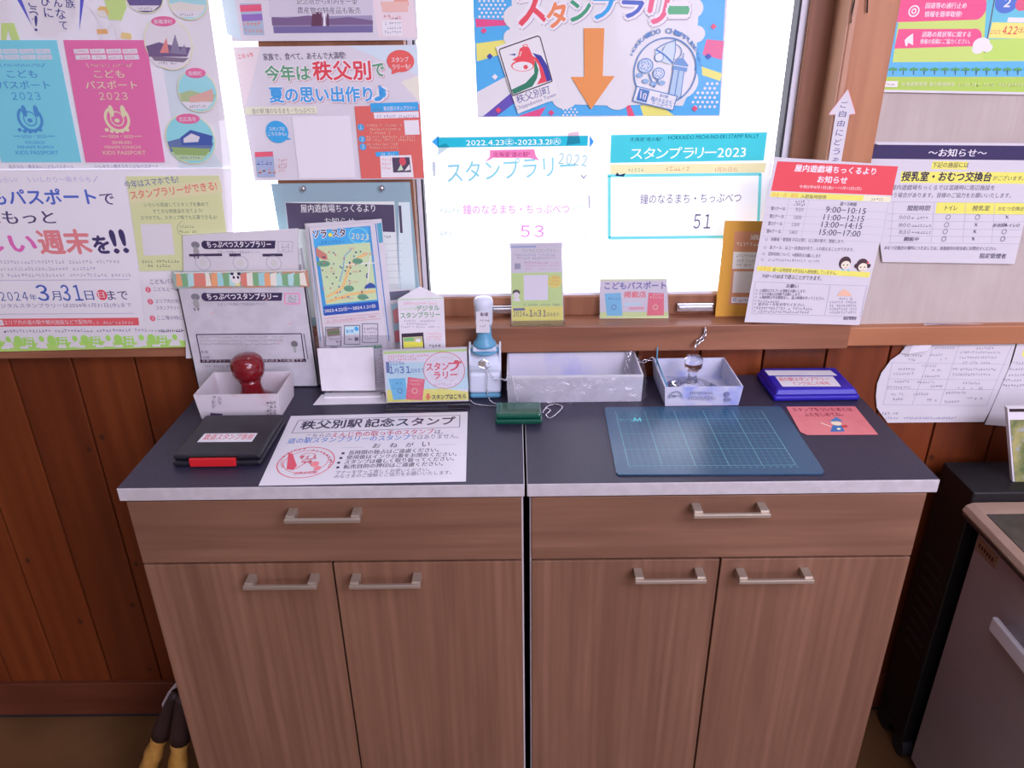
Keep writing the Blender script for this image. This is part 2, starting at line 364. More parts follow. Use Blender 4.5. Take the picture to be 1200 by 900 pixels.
    def dash(s, x0, y, x1, h, c=(110, 105, 130), y1=None):   # print too small to read: rows of tiny strokes
        y1 = y if y1 is None else y1; A, B = s.h(x0, y), s.h(x1, y1); d = B-A; L = d.length; t = d.normalized(); w = s.n.cross(t)
        k = abs((s.h(x0, y-h)-A).dot(w)); x = 0; vs = []; fs = []
        while x < L:
            if random.random() < .9:
                for _ in range(2):
                    l = k*random.uniform(.35, .8); b0 = k*random.choice((0, .1, .4, .7)); b1 = b0+k*random.uniform(.10, .19); q = len(vs)
                    vs += [A+t*x+w*b0, A+t*(x+l)+w*b0, A+t*(x+l)+w*b1, A+t*x+w*b1]; fs.append((q, q+1, q+2, q+3))
                l = k*.12; q = len(vs); xx = x+k*random.uniform(.1, .5); g0, g1 = k*random.choice((0, .05, .3)), k*random.choice((.7, .9, 1)); vs += [A+t*xx+w*g0, A+t*(xx+l)+w*g0, A+t*(xx+l)+w*g1, A+t*xx+w*g1]; fs.append((q, q+1, q+2, q+3))
            x += k*.98
        if fs: s.put(s.T, vs, fs, c)
    def done(s, pname='printed_pattern', tname='lettering'):
        mt = FILM if s.film else (INKG if s.gloss else (INKB if s.back else INK))
        if s.P[1]: obj(pname, s.P[0], s.P[1], mt, s.o, cols=s.P[2])
        if s.T[1]: obj(tname, s.T[0], s.T[1], mt, s.o, cols=s.T[2], kind='stuff')
        return s.o
WN = (0, -1, 0); CN = (0, 0, 1)
# ================================================================== the setting
WY = .385
box('floor', -3, 2.8, -3.4, .40, -.05, 0, 'floor', kind='structure')
box('ceiling', -3, 2.8, -3.4, .50, 2.5, 2.55, 'ceil', kind='structure')
box('wall_left', -3.05, -3, -3.4, .5, 0, 2.5, 'plain', kind='structure')
box('wall_right', 2.8, 2.85, -3.4, .5, 0, 2.5, 'plain', kind='structure')
box('wall_front', -3, 2.8, -3.45, -3.4, 0, 2.5, 'plain', kind='structure')
wb = MB()                                                    # the window wall: solid below, pillars and lintel above
wb.box(-3, 2.8, WY+.012, .50, 0, .985)
wb.box(-3, -1.75, WY+.012, .50, .985, 2.5)
wb.box(.512, 2.8, WY+.016, .50, .985, 2.5)
wb.box(-1.75, .56, WY+.012, .50, 2.05, 2.5)
wall = wb.build('wall_back', 'boardgap', kind='structure')
# tongue and groove boards, one by one
bw = .1195
def board_mesh():
    b = MB(); b.box(.0016, bw-.0016, WY, WY+.012, .10, .945); return b
first = board_mesh().build('board', 'board', wall, bevel=.0022, seg=2)
k0 = -24
for i in range(k0, 24):
    x = -.023 + bw*i
    if i == k0: o = first
    else:
        o = first.copy(); COL.objects.link(o)
    o.location = (x+bw/2, first.location.y, first.location.z) if i == k0 else (x+bw/2, first.location.y, first.location.z)
    ORG[o.name] = V(o.location)
box('skirting_board', -3, 2.8, .374, WY+.012, .012, .112, 'skirting', wall, bevel=.002)
box('skirting_gap', -3, 2.8, .379, WY+.012, 0, .012, 'rubber', wall)
wbd = box('wallboard', .585, 2.8, WY+.003, WY+.012, .985, 2.5, 'wallboard', wall)
box('wallboard', -3, -1.75, WY+.003, WY+.012, .985, 2.5, 'wallboard', wall)
box('pillar_board', -.419, -.187, .385, .50, .985, 2.06, 'frame', wall)
# rail and sill
box('trim_1', .60, 2.8, .370, WY+.012, .948, .985, 'rail', bevel=.002, kind='structure')
b = MB(); b.box(-1.78, .599, .358, WY+.01, .948, .998); b.box(-1.75, .56, WY+.008, .50, .9851, .998)
sill = b.build('trim_2', 'sill', bevel=.002, kind='structure')
# right window
wn = empty('window_1', (.15, .44, .998), kind='structure')
box('sash_rail', -.187, .505, .418, .46, .998, 1.036, 'frame', wn, .002)
box('sash_stile', .466, .512, .418, .46, 1.036, 2.05, 'frame', wn, .002)
box('sash_stile', -.195, -.187, .418, .46, 1.036, 2.05, 'frame', wn)
box('gasket', .455, .466, .43, .46, 1.036, 2.05, 'white', wn)
box('gasket', .4515, .455, .432, .46, 1.036, 2.05, 'rubber', wn)
box('gasket', -.187, -.179, .43, .46, 1.036, 2.05, 'white', wn)
box('gasket', -.179, -.1755, .432, .46, 1.036, 2.05, 'rubber', wn)
box('gasket', -.1755, .4515, .425, .46, 1.036, 1.041, 'white', wn)
box('pane', -.18, .456, .450, .454, 1.036, 2.05, 'glass', wn)
jb = MB(); jb.add([(.505, .418, .998), (.5035, .358, .998), (.512, .358, .998), (.512, .418, .998), (.505, .418, 2.05), (.5035, .358, 2.05), (.512, .358, 2.05), (.512, .418, 2.05)],
    [(0, 1, 2, 3), (7, 6, 5, 4), (1, 0, 4, 5), (2, 1, 5, 6), (3, 2, 6, 7), (0, 3, 7, 4)])
jb.build('jamb', 'jamb', wn)
box('casing', .5121, .583, .362, .40, .998, 2.05, 'casing', wn, .003)
box('casing_edge', .506, .5165, .356, .3625, .998, 2.05, 'jamb', wn, .002)
for px in ((793, 836), (576, 602)):                          # sash catches
    a, b_ = hy(px[0], 359, .412), hy(px[1], 359, .412); c = MB()
    c.box(a.x, b_.x, .409, .418, 1.006, 1.022); c.box(a.x+.003, b_.x-.003, .405, .409, 1.010, 1.018)
    c.build('sash_catch', 'steel', wn, bevel=.0015)
# left window
w2 = empty('window_2', (-1.1, .44, .998), kind='structure')
box('sash_rail', -1.75, -.419, .418, .46, .998, 1.036, 'frame', w2, .002)
box('sash_stile', -1.75, -1.70, .418, .46, 1.036, 2.05, 'frame', w2, .002)
box('pane', -1.70, -.419, .450, .454, 1.036, 2.05, 'glass', w2)

# ================================================================== cabinets
def bar_handle(px0, px1, py, parent):
    a, b_ = hy(px0, py, -.024), hy(px1, py, -.024); z = a.z; x0, x1 = a.x, b_.x
    m = MB(); m.box(x0, x1, -.026, -.0205, z-.0032, z+.0032)
    m.box(x0+.001, x0+.014, -.021, .002, z-.006, z+.006); m.box(x1-.014, x1-.001, -.021, .002, z-.006, z+.006)
    m.build('handle', 'handle', parent, bevel=.0008)
def cabinet(x0, x1, tx0, tx1, label, dh, h1, h2, wedge):
    c = empty('cabinet', ((x0+x1)/2, .2, 0), label, 'cabinet')
    m = MB(); t = .016
    m.box(x0+.001, x0+t, .022, .37, 0, H-.0222); m.box(x1-t, x1-.001, .022, .37, 0, H-.0222)
    m.box(x0+t, x1-t, .36, .37, .05, H-.0222); m.box(x0+t, x1-t, .022, .36, .05, .066); m.box(x0+t, x1-t, .04, .36, H-.16, H-.145)
    m.box(x0+t, x1-t, .05, .065, 0, .05)
    m.build('body', 'oakv', c)
    w = MB(); w.box(tx0, tx1, -.0, .375, H-.022, H-.0005); w.build('worktop', 'edge', c, bevel=.0012)
    w = MB(); w.box(tx0+.0012, tx1-.0012, .0012, .374, H-.0008, H); w.build('worktop_surface', 'top', c, label='charcoal laminate surface')
    d = box('drawer', x0, x1, .002, .020, H-.137, H-.0245, 'oakh', c, .001); bar_handle(*dh, d)
    xm = (x0+x1)/2
    for a, b_, hh in ((x0, xm-.0015, h1), (xm+.0015, x1, h2)):
        d = box('door', a, b_, .002, .020, .055, H-.141, 'oakv', c, .001); bar_handle(*hh, d)
    box('edge_strip', wedge-.0012, wedge+.0012, .006, .022, .055, H-.0245, 'edge', c)
    return c
cabinet(-.592, -.0085, -.600, -.0035, 'left oak-effect cabinet with dark worktop, beside the bare board wall', (333, 422, 611), (285, 371, 689), (409, 493, 688), -.0070)
cabinet(.0065, .587, .0000, .600, 'right oak-effect cabinet with dark worktop, next to the black metal unit', (813, 903, 605), (744, 828, 682), (866, 954, 682), .0052)

# ================================================================== black unit and grey unit at the right
bu = empty('vented_cabinet', (.99, .27, 0), 'black metal unit with side slots between the oak cabinet and the wall', 'appliance')
box('body',   .829, 1.25, .245, .355, .05, .705, 'black', bu, .004)
for i in range(9):
    z = .50-.028*i
    box('vent_slot', .8275, .8292, .262, .325, z, z+.010, 'blackpl', bu)
for y in (.262, .335):
    m = MB(); m.lathe((.845, y, .024), [(.0, -.011), (.024, -.011), (.024, .011), (0, .011)], 20, V((1, 0, 0))); m.box(.838, .852, y-.012, y+.012, .03, .05)
    m.build('caster', 'rubber', bu)
fe = hy(1142.6, 611, .222); FZ = fe.z; FX = .842; rp = hz(1121, 579, FZ+.028)
fr = empty('counter_fridge', (FX+.25, -.1, 0), 'grey metal side of a low unit under a beige rounded top, at the right edge', 'appliance')
box('body', FX, FX+.55, -.45, .222, .03, FZ-.004, 'silver', fr, .004)
m = MB(); zt = FZ+.028; ox = rp.x-FX; prof = [(ox+.004, .0), (ox-.001, .012), (ox+.004, .022), (ox+.016, .0275), (ox+.05, .028)]
vs = []; fs = []
ys = (-.46, min(rp.y, .243))
for y in ys:
    for dx, dz in prof: vs.append((FX+dx, y, FZ+dz))
    vs.append((FX+.57, y, FZ+.028)); vs.append((FX+.57, y, FZ-.003)); vs.append((FX-.002, y, FZ-.003))
L = len(vs)//2
fs = [(i, (i+1) % L, (i+1) % L+L, i+L) for i in range(L)] + [tuple(range(L-1, -1, -1)), tuple(range(L, 2*L))]
m.add(vs, fs); tp = m.build('top', 'beige', fr, bevel=.001)
box('trim_line', FX+ox-.0012, FX+ox+.003, -.46, .236, FZ+.002, FZ+.006, 'brown', fr)
a = hz(1156, 603, zt); b_ = hz(1205, 638, zt)
box('glass_inset', a.x, a.x+.36, a.y-.30, a.y, zt-.0005, zt+.0012, 'inset', fr, .0006)
a = hitp(1148, 628, V((FX, 0, 0)), V((1, 0, 0))); b_ = hitp(1169, 660, V((FX, 0, 0)), V((1, 0, 0)))
np_ = box('nameplate', FX-.0015, FX, b_.y, a.y, a.z-.028, a.z-.002, 'handle', fr, .0005)
m = MB()
for i in range(6): m.box(FX-.0019, FX-.0015, a.y-.012-i*.008, a.y-.008-i*.008, a.z-.019, a.z-.011)
m.build('lettering', 'brown', np_)
a = hitp(1168, 722, V((FX-.02, 0, 0)), V((1, 0, 0)))
m = MB(); m.box(FX-.028, FX-.018, a.y-.30, a.y, a.z-.030, a.z); m.box(FX-.018, FX+.001, a.y-.30, a.y, a.z-.030, a.z-.022)
m.build('handle', 'white', fr, bevel=.003)

# gold wrapped poles leaning on the left cabinet
def gold(top, mid, bot, label, r):
    T, Q, B = V(top), V(mid), V(bot); e = empty('wrapped_pole', B, label, 'pole', 'gold wrapped poles beside the left cabinet'); m = MB()
    n = 14; pts = [Q+(B-Q)*i/n for i in range(n+1)]; m.tube(pts, [r*(1+.10*sin(i*2.1)+.06*sin(i*5.3)) for i in range(n+1)], 12)
    m.build('wrapping', 'gold', e, True)
    m = MB(); pts = [T+(Q-T)*i/8 for i in range(9)]; pts[-1] = Q+(Q-T).normalized()*.012; m.tube(pts, [r*(.62+.5*(i/8)**.8) for i in range(9)], 12); m.build('cap', 'brown', e, True)
def gp(x, y, py): return hy(x, y, py)
GY = .12
for (t, q, pl_, lab) in (((207, 812), (190, 857), .13, 'gold wrapped pole with dark brown end, leftmost beside the cabinet'),
                     ((214, 815), (211, 862), .09, 'gold wrapped pole with dark brown end, nearest the cabinet side')):
    T, Q = gp(*t, pl_), gp(*q, pl_); D = (Q-T)
    if abs(D.z) < .01: D.z = -.01
    B = Q + D*((.012-Q.z)/D.z); gold(T, Q, B, lab, .017)
m = MB(); m.tube([gp(209, 800, .18), gp(199, 812, .18), gp(192, 825, .18), gp(193, 838, .17), gp(196, 846, .17), hz(205, 880, .004)], .004, 8)
m.build('white_cord', 'white', label='white bent strip behind the gold wrapped poles', cat='strip')
# ================================================================== things on the window wall
DK = (52, 42, 84); GR = (120, 112, 150)
# --- large children's passport poster at the left
s = Sheet('poster', 'large lavender poster with blue and pink passport covers, at the far left', 'poster', (0, .3575, 0), WN,
          [(-330, 420), (279, 405), (244, -8), (-190, -4)], 'backlit')
s.poly([(-195, -3), (243, -7), (272, 196), (-250, 200)], (196, 200, 236))
s.poly([(205, -6), (243, -7), (264, 140), (230, 150), (196, 60)], (208, 206, 240))
s.poly([(188, 62), (206, 50), (250, 178), (262, 196), (210, 197)], (184, 206, 243))
s.poly([(18, -4), (24, -4), (42, 38)], (84, 84, 190)); s.poly([(94, -4), (99, -4), (93, 36)], (84, 84, 190))
s.poly([(24, -4), (94, -4), (88, 30), (62, 44), (43, 44)], (204, 204, 238))
for ch, x, y, w in (('こ', 34, 8, 9), ('う', 36, 23, 10), ('!', 41, 36, 3), ('び', 49, 7, 11), ('に', 53, 20, 10), ('ん', 64, 8, 10), ('な', 67, 22, 11), ('て', 71, 34, 9), ('族', 78, 9, 11)):
    s.otext(ch, x, y, x+w, y+.8, None, (62, 62, 130), (226, 222, 244), .015, .06)
# figures: grown-up and child in a drawing
s.poly([(-14, -4), (11, -4), (14, 27), (-16, 27)], (226, 208, 224)); s.poly([(2, 27), (17, 27), (24, 47), (14, 47), (10, 34), (8, 47), (2, 47)], (172, 192, 130))
s.poly([(122, -4), (146, -4), (149, 8), (143, 24), (128, 23)], (172, 200, 132))
s.poly([(128, 24), (143, 25), (142, 46), (137, 46), (134, 32), (128, 46)], (226, 222, 240))
s.poly([(104, 8), (107, 7), (117, 20), (124, 25), (126, 34), (115, 34), (115, 24)], (232, 222, 240)); s.ell(121, 14, 7, 6.5, (234, 206, 200)); s.poly([(114, 12), (118, 7), (125, 8), (128, 14), (127, 19), (123, 12)], (222, 160, 110))
s.rect(115, 34, 126, 40, (222, 150, 112)); s.rect(116, 40, 119, 46, (236, 228, 240)); s.rect(121, 40, 124, 46, (236, 228, 240)); s.poly([(143, 38), (154, 39), (155, 46), (142, 45)], (222, 170, 130))
def passport(x0, x1, x2, x3, c, tc, lc, cx, a, b, en):
    s.poly([(x2, 190), (x3, 190), (x1, 47), (x0, 47)], c)
    for j in range(2):
        for i in range(4):
            X = cx-48+i*19+j*2; s.rect(X, 57+j*7, X+16, 63+j*7, lc); s.dash(X+2, 61.5+j*7, X+14, 3, c)
    s.dash(cx-28, 78, cx+14, 3.5, tc); s.line([(cx-34, 74), (cx-31, 79)], .8, tc); s.line([(cx+19, 74), (cx+16, 79)], .8, tc)
    s.text('こども', cx-24, 91, cx+11, None, 9, tc, .01); s.text('パスポート', cx-34, 104, cx+26, None, 9.5, tc, .01); s.text('2023', cx-18, 117, cx+15, None, 9, tc, .0)
    s.ring(cx+2, 139, 15, 16, 3.2, tc, 30, -235, 55); s.ell(cx-5, 130, 3, 7, tc); s.ell(cx+9, 130, 3, 7, tc); s.ring(cx+2, 139, 8, 9, 1.2, tc); s.ell(cx+2, 141, 3, 2.4, tc)
    for k in range(5): s.ell(cx-10+k*6, 152+(0, 1.5, 2, 1.5, 0)[k], 2.4, 2.2, tc)
    s.line([(cx-17, 159.5), (cx-8, 159.5)], .7, tc); s.line([(cx+22, 159.5), (cx+31, 159.5)], .7, tc); s.text('2024・2023', cx-7, 161.5, cx+21, None, 3.6, tc, 0)
    s.text(a, cx-3, 168.5, cx+19, None, 3.6, tc, 0); s.text(b, cx-12, 174, cx+30, None, 3.6, tc, 0); s.text(en, cx-14, 181, cx+36, None, 4.6, tc, 0)
passport(-26, 67, 2, 96, (112, 180, 240), (72, 128, 196), (190, 184, 214), 34, 'KITA SORACHI', 'MINAMI RUMOI', 'KIDS PASSPORT')
passport(75, 172, 101, 194, (222, 98, 158), (238, 190, 170), (240, 206, 224), 136, 'ISHIKARI', 'MINAMI SORACHI', 'KIDS PASSPORT')
for x, y, rx, ry, sky, mid, low in ((170, -2, 21, 17, (86, 80, 130), (96, 84, 140), (226, 214, 236)), (221, 3, 22, 20, (150, 190, 236), (220, 190, 200), (214, 200, 226)),
                       (198, 51, 27, 31, (222, 208, 234), (104, 84, 128), (212, 200, 222)), (232, 107, 22, 24, (140, 190, 240), (156, 166, 140), (200, 196, 214)), (224, 163, 28, 29, (130, 186, 242), (92, 106, 160), (160, 180, 160))):
    s.ell(x, y, rx+1.2, ry+1.2, (238, 200, 170)); s.ell(x, y, rx, ry, sky)
    s.poly([(x-rx*.97, y+ry*.1), (x-rx*.4, y-ry*.05), (x+rx*.3, y+ry*.1), (x+rx*.97, y+ry*.15), (x+rx*.8, y+ry*.55), (x-rx*.8, y+ry*.55)], mid)
    s.poly([(x-rx*.86, y+ry*.5), (x+rx*.86, y+ry*.5), (x+rx*.5, y+ry*.86), (x-rx*.5, y+ry*.86)], low); s.dash(x-rx*.4, y+ry*.78, x+rx*.4, 3)
s.poly([(188, 62), (196, 44), (199, 62)], (196, 120, 130)); s.poly([(200, 62), (206, 40), (212, 60), (217, 52), (220, 64)], (124, 112, 150)); s.poly([(178, 66), (222, 68), (216, 73), (182, 71)], (120, 104, 134))
s.poly([(222, 114), (250, 104), (251, 118), (224, 120)], (196, 150, 156))
s.poly([(212, 161), (224, 152), (250, 159), (249, 170), (214, 170)], (66, 84, 160)); s.poly([(216, 162), (225, 156), (235, 160), (233, 166), (216, 167)], (196, 214, 244)); s.poly([(201, 172), (248, 174), (242, 182), (206, 181)], (134, 156, 110))
for t, x0, x1, y in (('新篠津村', 182, 203, 28), ('南幌町', 222, 238, 88.5), ('北広島市', 211, 231, 142)):
    s.ell((x0+x1)/2, y-3, (x1-x0)/2+4, 6, (228, 96, 150)); s.text(t, x0, y, x1, None, 5.4, (246, 224, 236), .01)
s.text('北そらち・南るもいこどもパスポート', 12, 197, 88, None, 4.4, (120, 112, 160), 0); s.text('いしかり・南そらちこどもパスポート', 113, 196.5, 187, None, 4.4, (120, 112, 160), 0)
s.poly([(-330, 419), (278, 404), (272, 197), (-252, 201)], (218, 214, 238))
s.text('はじまる!もらい!', -34, 213.5, 22, None, 6.5, (160, 150, 200), 0); s.text('いしかり〜南そらち', 41, 213, 108, None, 6.5, (160, 150, 200), 0); s.line([(33, 207), (37, 213)], .8, (160, 150, 200)); s.line([(115, 206), (111, 213)], .8, (160, 150, 200))
s.text('こどもパスポート', -47, 239.5, 115, 238.5, 18, (72, 92, 186), .028); s.text('で', 120, 239.5, 136, None, 13, (70, 60, 110), .02)
s.text('さらにもっと', -58, 262.5, 67, 261.5, 15, (66, 58, 104), .02)
s.text('楽しい', -62, 297, 46, 296, 24, (218, 96, 176), .03); s.text('週末', 50, 297, 110, 296.5, 28, (226, 116, 132), .035); s.text('を', 113, 296, 131, None, 20, (62, 52, 100), .04); s.text('!!', 136, 296, 152, 295, 27, (62, 52, 100), .03)
for y, x in ((308, 142), (316, 118), (323.5, 155)): s.dash(-70, y+.6, x, 4, (140, 132, 170), y)
s.line([(-70, 328.5), (153, 327)], .8, (160, 150, 190))
s.text('2024', 3, 352, 35, 351.6, 10.5, (70, 84, 150), .01); s.text('年', 37, 351, 45, None, 7, (70, 84, 150)); s.text('3', 47, 352, 60, None, 19, (62, 84, 170), .02); s.text('月', 63, 351.5, 74, None, 11, (70, 84, 150))
s.text('31', 76, 352, 99, None, 19, (62, 84, 170), .02); s.text('日', 102, 351, 112, None, 11, (70, 84, 150)); s.ell(120.5, 345, 6, 6.2, (206, 70, 90)); s.text('日', 117, 348.5, 124, None, 7, (240, 225, 235), .02); s.text('まで', 128, 351, 152, 350.6, 11, (70, 62, 110))
s.text('スタンプラリー・デジタルスタンプラリーは2024年1月31日(水)まで', -62, 361.5, 156, 360, 6, (110, 100, 150), 0)
s.line([(-70, 368), (158, 366.5)], .7, (160, 150, 190)); s.poly([(-80, 383), (164, 380.5), (163, 371.5), (-80, 373.5)], (220, 84, 100)); s.rect(-8, 374, 4, 381, (236, 220, 230)); s.text('エリア内の道の駅や観光施設などで配布中。', 7, 380, 112, 379.2, 5.6, (244, 226, 232), 0); s.dash(115, 378.8, 158, 3.5, (244, 222, 230))
s.dash(6, 389, 184, 3.6, (110, 100, 150), 387.6); s.text('TEL.011-223-', 186, 388.5, 217, 388, 4.2, (66, 56, 100), .03); s.ell(7.5, 388, 1, 1, DK)
s.poly([(-330, 419.5), (278, 404.5), (277, 398), (240, 400), (200, 397), (150, 401), (110, 398), (60, 402), (0, 399), (-60, 403), (-330, 405)], (160, 204, 112))
for i, x in enumerate(range(-60, 212, 13)):
    y = 407-(x*.015); g = (150, 198, 104)
    if i % 3 == 0: s.ell(x+5, y-8, 5, 6, g); s.line([(x+5, y-4), (x+5, y+1)], 1, g)
    elif i % 3 == 1:
        s.rect(x, y-12, x+9, y, g)
        for k in range(6): s.rect(x+1.3+(k % 2)*4, y-11+(k//2)*3.8, x+3.8+(k % 2)*4, y-9+(k//2)*3.8, (220, 226, 226))
    else: s.poly([(x-1, y), (x+4, y-9), (x+11, y-6), (x+13, y)], (226, 228, 238)); s.ell(x+6, y-10, 3, 3.5, g)
for x in range(4, 200, 22): s.rect(x, 405-x*.015, x+9, 408-x*.015, (222, 228, 230))
s.poly([(165, 317), (272, 315), (258, 205), (149, 206)], (190, 212, 158)); s.poly([(154, 238), (262, 225), (259, 209), (151, 222)], (244, 224, 166))
s.text('今年はスマホでも!', 149, 220.5, 211, 213.5, 9, (84, 92, 160), .012); s.text('スタンプラリーができる!', 156, 233, 256, 221.5, 10, (226, 120, 110), .03)
for y, x0, x1, t in ((242, 171, 246, 'いろいろ周遊してスタンプを集めて'), (249.5, 181, 239, 'すてきな特産品を当てよう!'), (257, 167, 256, 'スマホでも、スタンプ帳でも応募できるよ!')): s.text(t, x0, y, x1, y-1, 5, (96, 110, 100), 0)
s.poly([(170, 299), (206, 297.5), (202, 261.5), (166, 262)], (226, 226, 240)); s.dash(168, 307, 212, 3.4, (96, 110, 100)); s.dash(175, 312, 202, 3.4, (96, 110, 100))
s.ring(226, 268, 17, 12, .5, (120, 130, 120), 30, 120, 250); s.dash(212, 266, 228, 3, (96, 110, 100)); s.dash(212, 272, 230, 3, (96, 110, 100))
s.poly([(172, 386), (276, 383), (272, 322), (166, 324)], (232, 216, 234)); s.text('こどもパスポート', 178, 332, 224, 331.5, 6, (76, 64, 110), .0)
for i, (y, t) in enumerate(((340, 'こどもと一緒に'), (354, 'エリア内の対象'), (373.5, 'ここ等の特に'))):
    s.ell(175+i*2.6, y-1.5, 3.2, 3.4, (218, 90, 120)); s.text(str(i+1), 174+i*2.6, y, 176.4+i*2.6, None, 3.6, (240, 225, 235)); s.text(t, 182+i*2, y+.3, 216, None, 5, (90, 80, 124), 0)
s.text('スタンプラリー', 185, 362, 212, None, 4.6, (90, 80, 124), 0)
s.done()
# --- A4 laminated flyer, cut off by the top of the picture
s = Sheet('flyer', 'cropped laminated flyer with a dark tower picture, above the summer flyer', 'flyer', (0, .380, 0), WN, [(272, 48.5), (490, 47), (482, -100), (250, -98)], 'laminate', gloss=True)
s.poly([(266, 40), (283, 48), (272, -20), (256, -20)], (196, 206, 240)); s.poly([(436, -2), (484, -2), (489, 44), (444, 44)], (232, 196, 222))
s.poly([(321, 39), (437, 38), (435, -30), (314, -30)], (150, 138, 182)); s.poly([(316, 20), (437, 18), (436, -30), (313, -30)], (196, 184, 218))
s.poly([(319, 30), (437, 29), (437, 24), (410, 20), (386, 22), (362, 18), (336, 21), (318, 20)], (116, 92, 140)); s.poly([(364, 38), (378, 38), (377, 14), (366, 14)], (98, 60, 92)); s.poly([(379, 38), (382, 38), (381, 12), (379, 12)], (220, 210, 234)); s.poly([(383, 38), (386, 38), (385, 13), (383, 13)], (98, 60, 92))
s.poly([(321, 39), (437, 38), (437, 30), (320, 31)], (112, 100, 158))
s.otext('記念塔から町内を一望', 348, 5.5, 419, None, 8, (74, 66, 110), (222, 214, 236), .01, .05); s.otext('農産物や特産品も販売', 349, 16, 423, None, 8, (74, 66, 110), (222, 214, 236), .01, .05)
s.poly([(286, 41), (310, 41), (306, 4), (281, 4)], (160, 170, 210)); s.poly([(282, 14), (307, 13), (306, 5), (281, 6)], (214, 90, 130)); s.poly([(284, 25), (308, 24), (307, 16), (283, 17)], (140, 106, 190)); s.dash(285, 30, 306, 5, (220, 130, 120)); s.dash(287, 38, 306, 5, (220, 130, 110))
s.ell(470, 4, 9, 8, (216, 150, 150)); s.poly([(449, 14), (478, 14), (478, 2), (446, 2)], (226, 172, 180)); s.dash(450, 22, 470, 5, (210, 140, 160)); s.poly([(449, 42), (472, 42), (470, 24), (447, 24)], (224, 222, 236))
for y in (29, 34, 39): s.dash(451, y, 469, 3.2, (140, 132, 166))
s.done()
# --- summer memories flyer
s = Sheet('flyer', 'laminated flyer in green, red and blue letters with a red panel, on the pillar', 'flyer', (0, .380, 0), WN, [(298.5, 211.5), (497, 210), (489, 52.5), (273, 55)], 'laminate', gloss=True)
s.poly([(273.5, 56), (305, 55.5), (288, 124), (286, 125)], (234, 200, 224)); s.poly([(408, 53.5), (488.5, 53), (490, 88)], (196, 204, 236)); s.poly([(470, 96), (491, 88), (492, 120)], (222, 222, 214))
s.text('こらっち', 280, 69, 297, 66, 5, (216, 90, 110), .03)
s.text('家族で、食べて、あそんで大満喫!', 309, 71, 405, 69, 8.5, (60, 48, 80), .02)
G_, R_, B_ = (96, 146, 122), (208, 70, 88), (66, 146, 226)
for t, x0, x1, y, h, c in (('今年は', 312, 364, 95, 18, G_), ('秩父別', 368, 435, 94, 22, R_), ('で', 438, 451, 90, 15, G_), ('夏の思い出作り', 317, 437, 120, 18, B_), ('♪', 440, 454, 118, 17, B_)):
    s.otext(t, x0, y, x1, y-.8, h, c, (232, 228, 242), .03, .07, (190, 120, 150))
s.ell(469.5, 71.5, 16, 13, (214, 90, 96)); s.poly([(460, 80), (468, 84), (459, 87)], (214, 90, 96)); s.text('スタンプ', 459, 73, 479, 72.4, 6, (244, 226, 230), .02); s.text('ラリーも!', 460, 81.5, 481, 80.5, 6, (244, 226, 230), .02)
s.poly([(288, 134.5), (372, 133), (371, 124.5), (287, 125.5)], (214, 208, 204)); s.text('道の駅 鐘のなるまち・ちっぷべつ', 296, 133.5, 369, 132, 6.4, (130, 116, 132), 0)
s.poly([(351, 209), (417, 208), (410, 135.5), (342, 136.5)], (226, 224, 240))
s.ell(325, 154.5, 13.2, 13.2, (62, 152, 226)); s.poly([(333, 159), (342, 163), (334, 164)], (62, 152, 226)); s.text('スタンプは', 316, 153, 334, None, 4.4, (228, 236, 248)); s.text('こちらから♪', 315, 159, 336, None, 4.4, (228, 236, 248))
s.poly([(423.5, 209), (497, 208.5), (491.5, 122), (415.5, 124.5)], (206, 98, 102))
s.poly([(435, 131.5), (491, 129.5), (490, 119.5), (434, 121)], (62, 152, 226)); s.text('秩父別スタンプラリー', 450, 129.6, 487, 128.6, 5, (236, 240, 250), .02); s.dash(437, 129.5, 448, 3); s.poly([(439, 139), (491, 137.5), (490.5, 130.5), (438, 132)], (226, 222, 238)); s.dash(442, 137.5, 488, 3, (120, 120, 180))
for x, y, k in ((423, 149, 1), (424.5, 163, 2), (425.5, 172, 3)): s.ell(x, y, 4, 4, (70, 150, 220)); s.text(str(k), x-1, y+2, x+1.5, None, 4.4, (236, 240, 250))
for x0, x1, y in ((430, 470, 148), (431, 468, 152.5), (432, 458, 157), (430, 486, 161.5), (430, 487, 165), (430, 465, 170), (431, 472, 174)): s.dash(x0, y, x1, 2.8, (236, 190, 190))
s.poly([(475, 158), (492, 157.5), (490.5, 140.5), (473.5, 141)], (222, 216, 234)); s.poly([(441, 183.5), (468, 182.5), (467, 177), (440, 178)], (62, 152, 226)); s.dash(444, 182, 464, 3, (230, 238, 250))
s.poly([(447, 208), (485, 207.5), (482, 181.5), (445.5, 182.5)], (226, 220, 234)); s.poly([(461, 202), (482, 201.5), (480, 184), (459.5, 184.5)], (80, 66, 96)); s.ell(472, 189, 4, 5, (200, 76, 100)); s.poly([(466, 200), (470, 192), (473, 199)], (190, 204, 196)); s.poly([(474, 200), (480, 192), (481, 199)], (216, 210, 230))
for y in (188, 193, 198): s.dash(448, y, 457, 3, (216, 120, 140))
s.poly([(302, 207.5), (323, 207), (320, 177), (299, 178)], (150, 160, 206)); s.poly([(299.5, 184), (320.5, 183), (320, 177.5), (299, 178)], (214, 90, 120)); s.dash(302, 193, 320, 5, (110, 90, 180)); s.dash(303, 203, 321, 6, (226, 130, 110))
for y in (189, 193, 197, 201): s.dash(327, y, 337, 2.8, (214, 110, 130))
s.done()
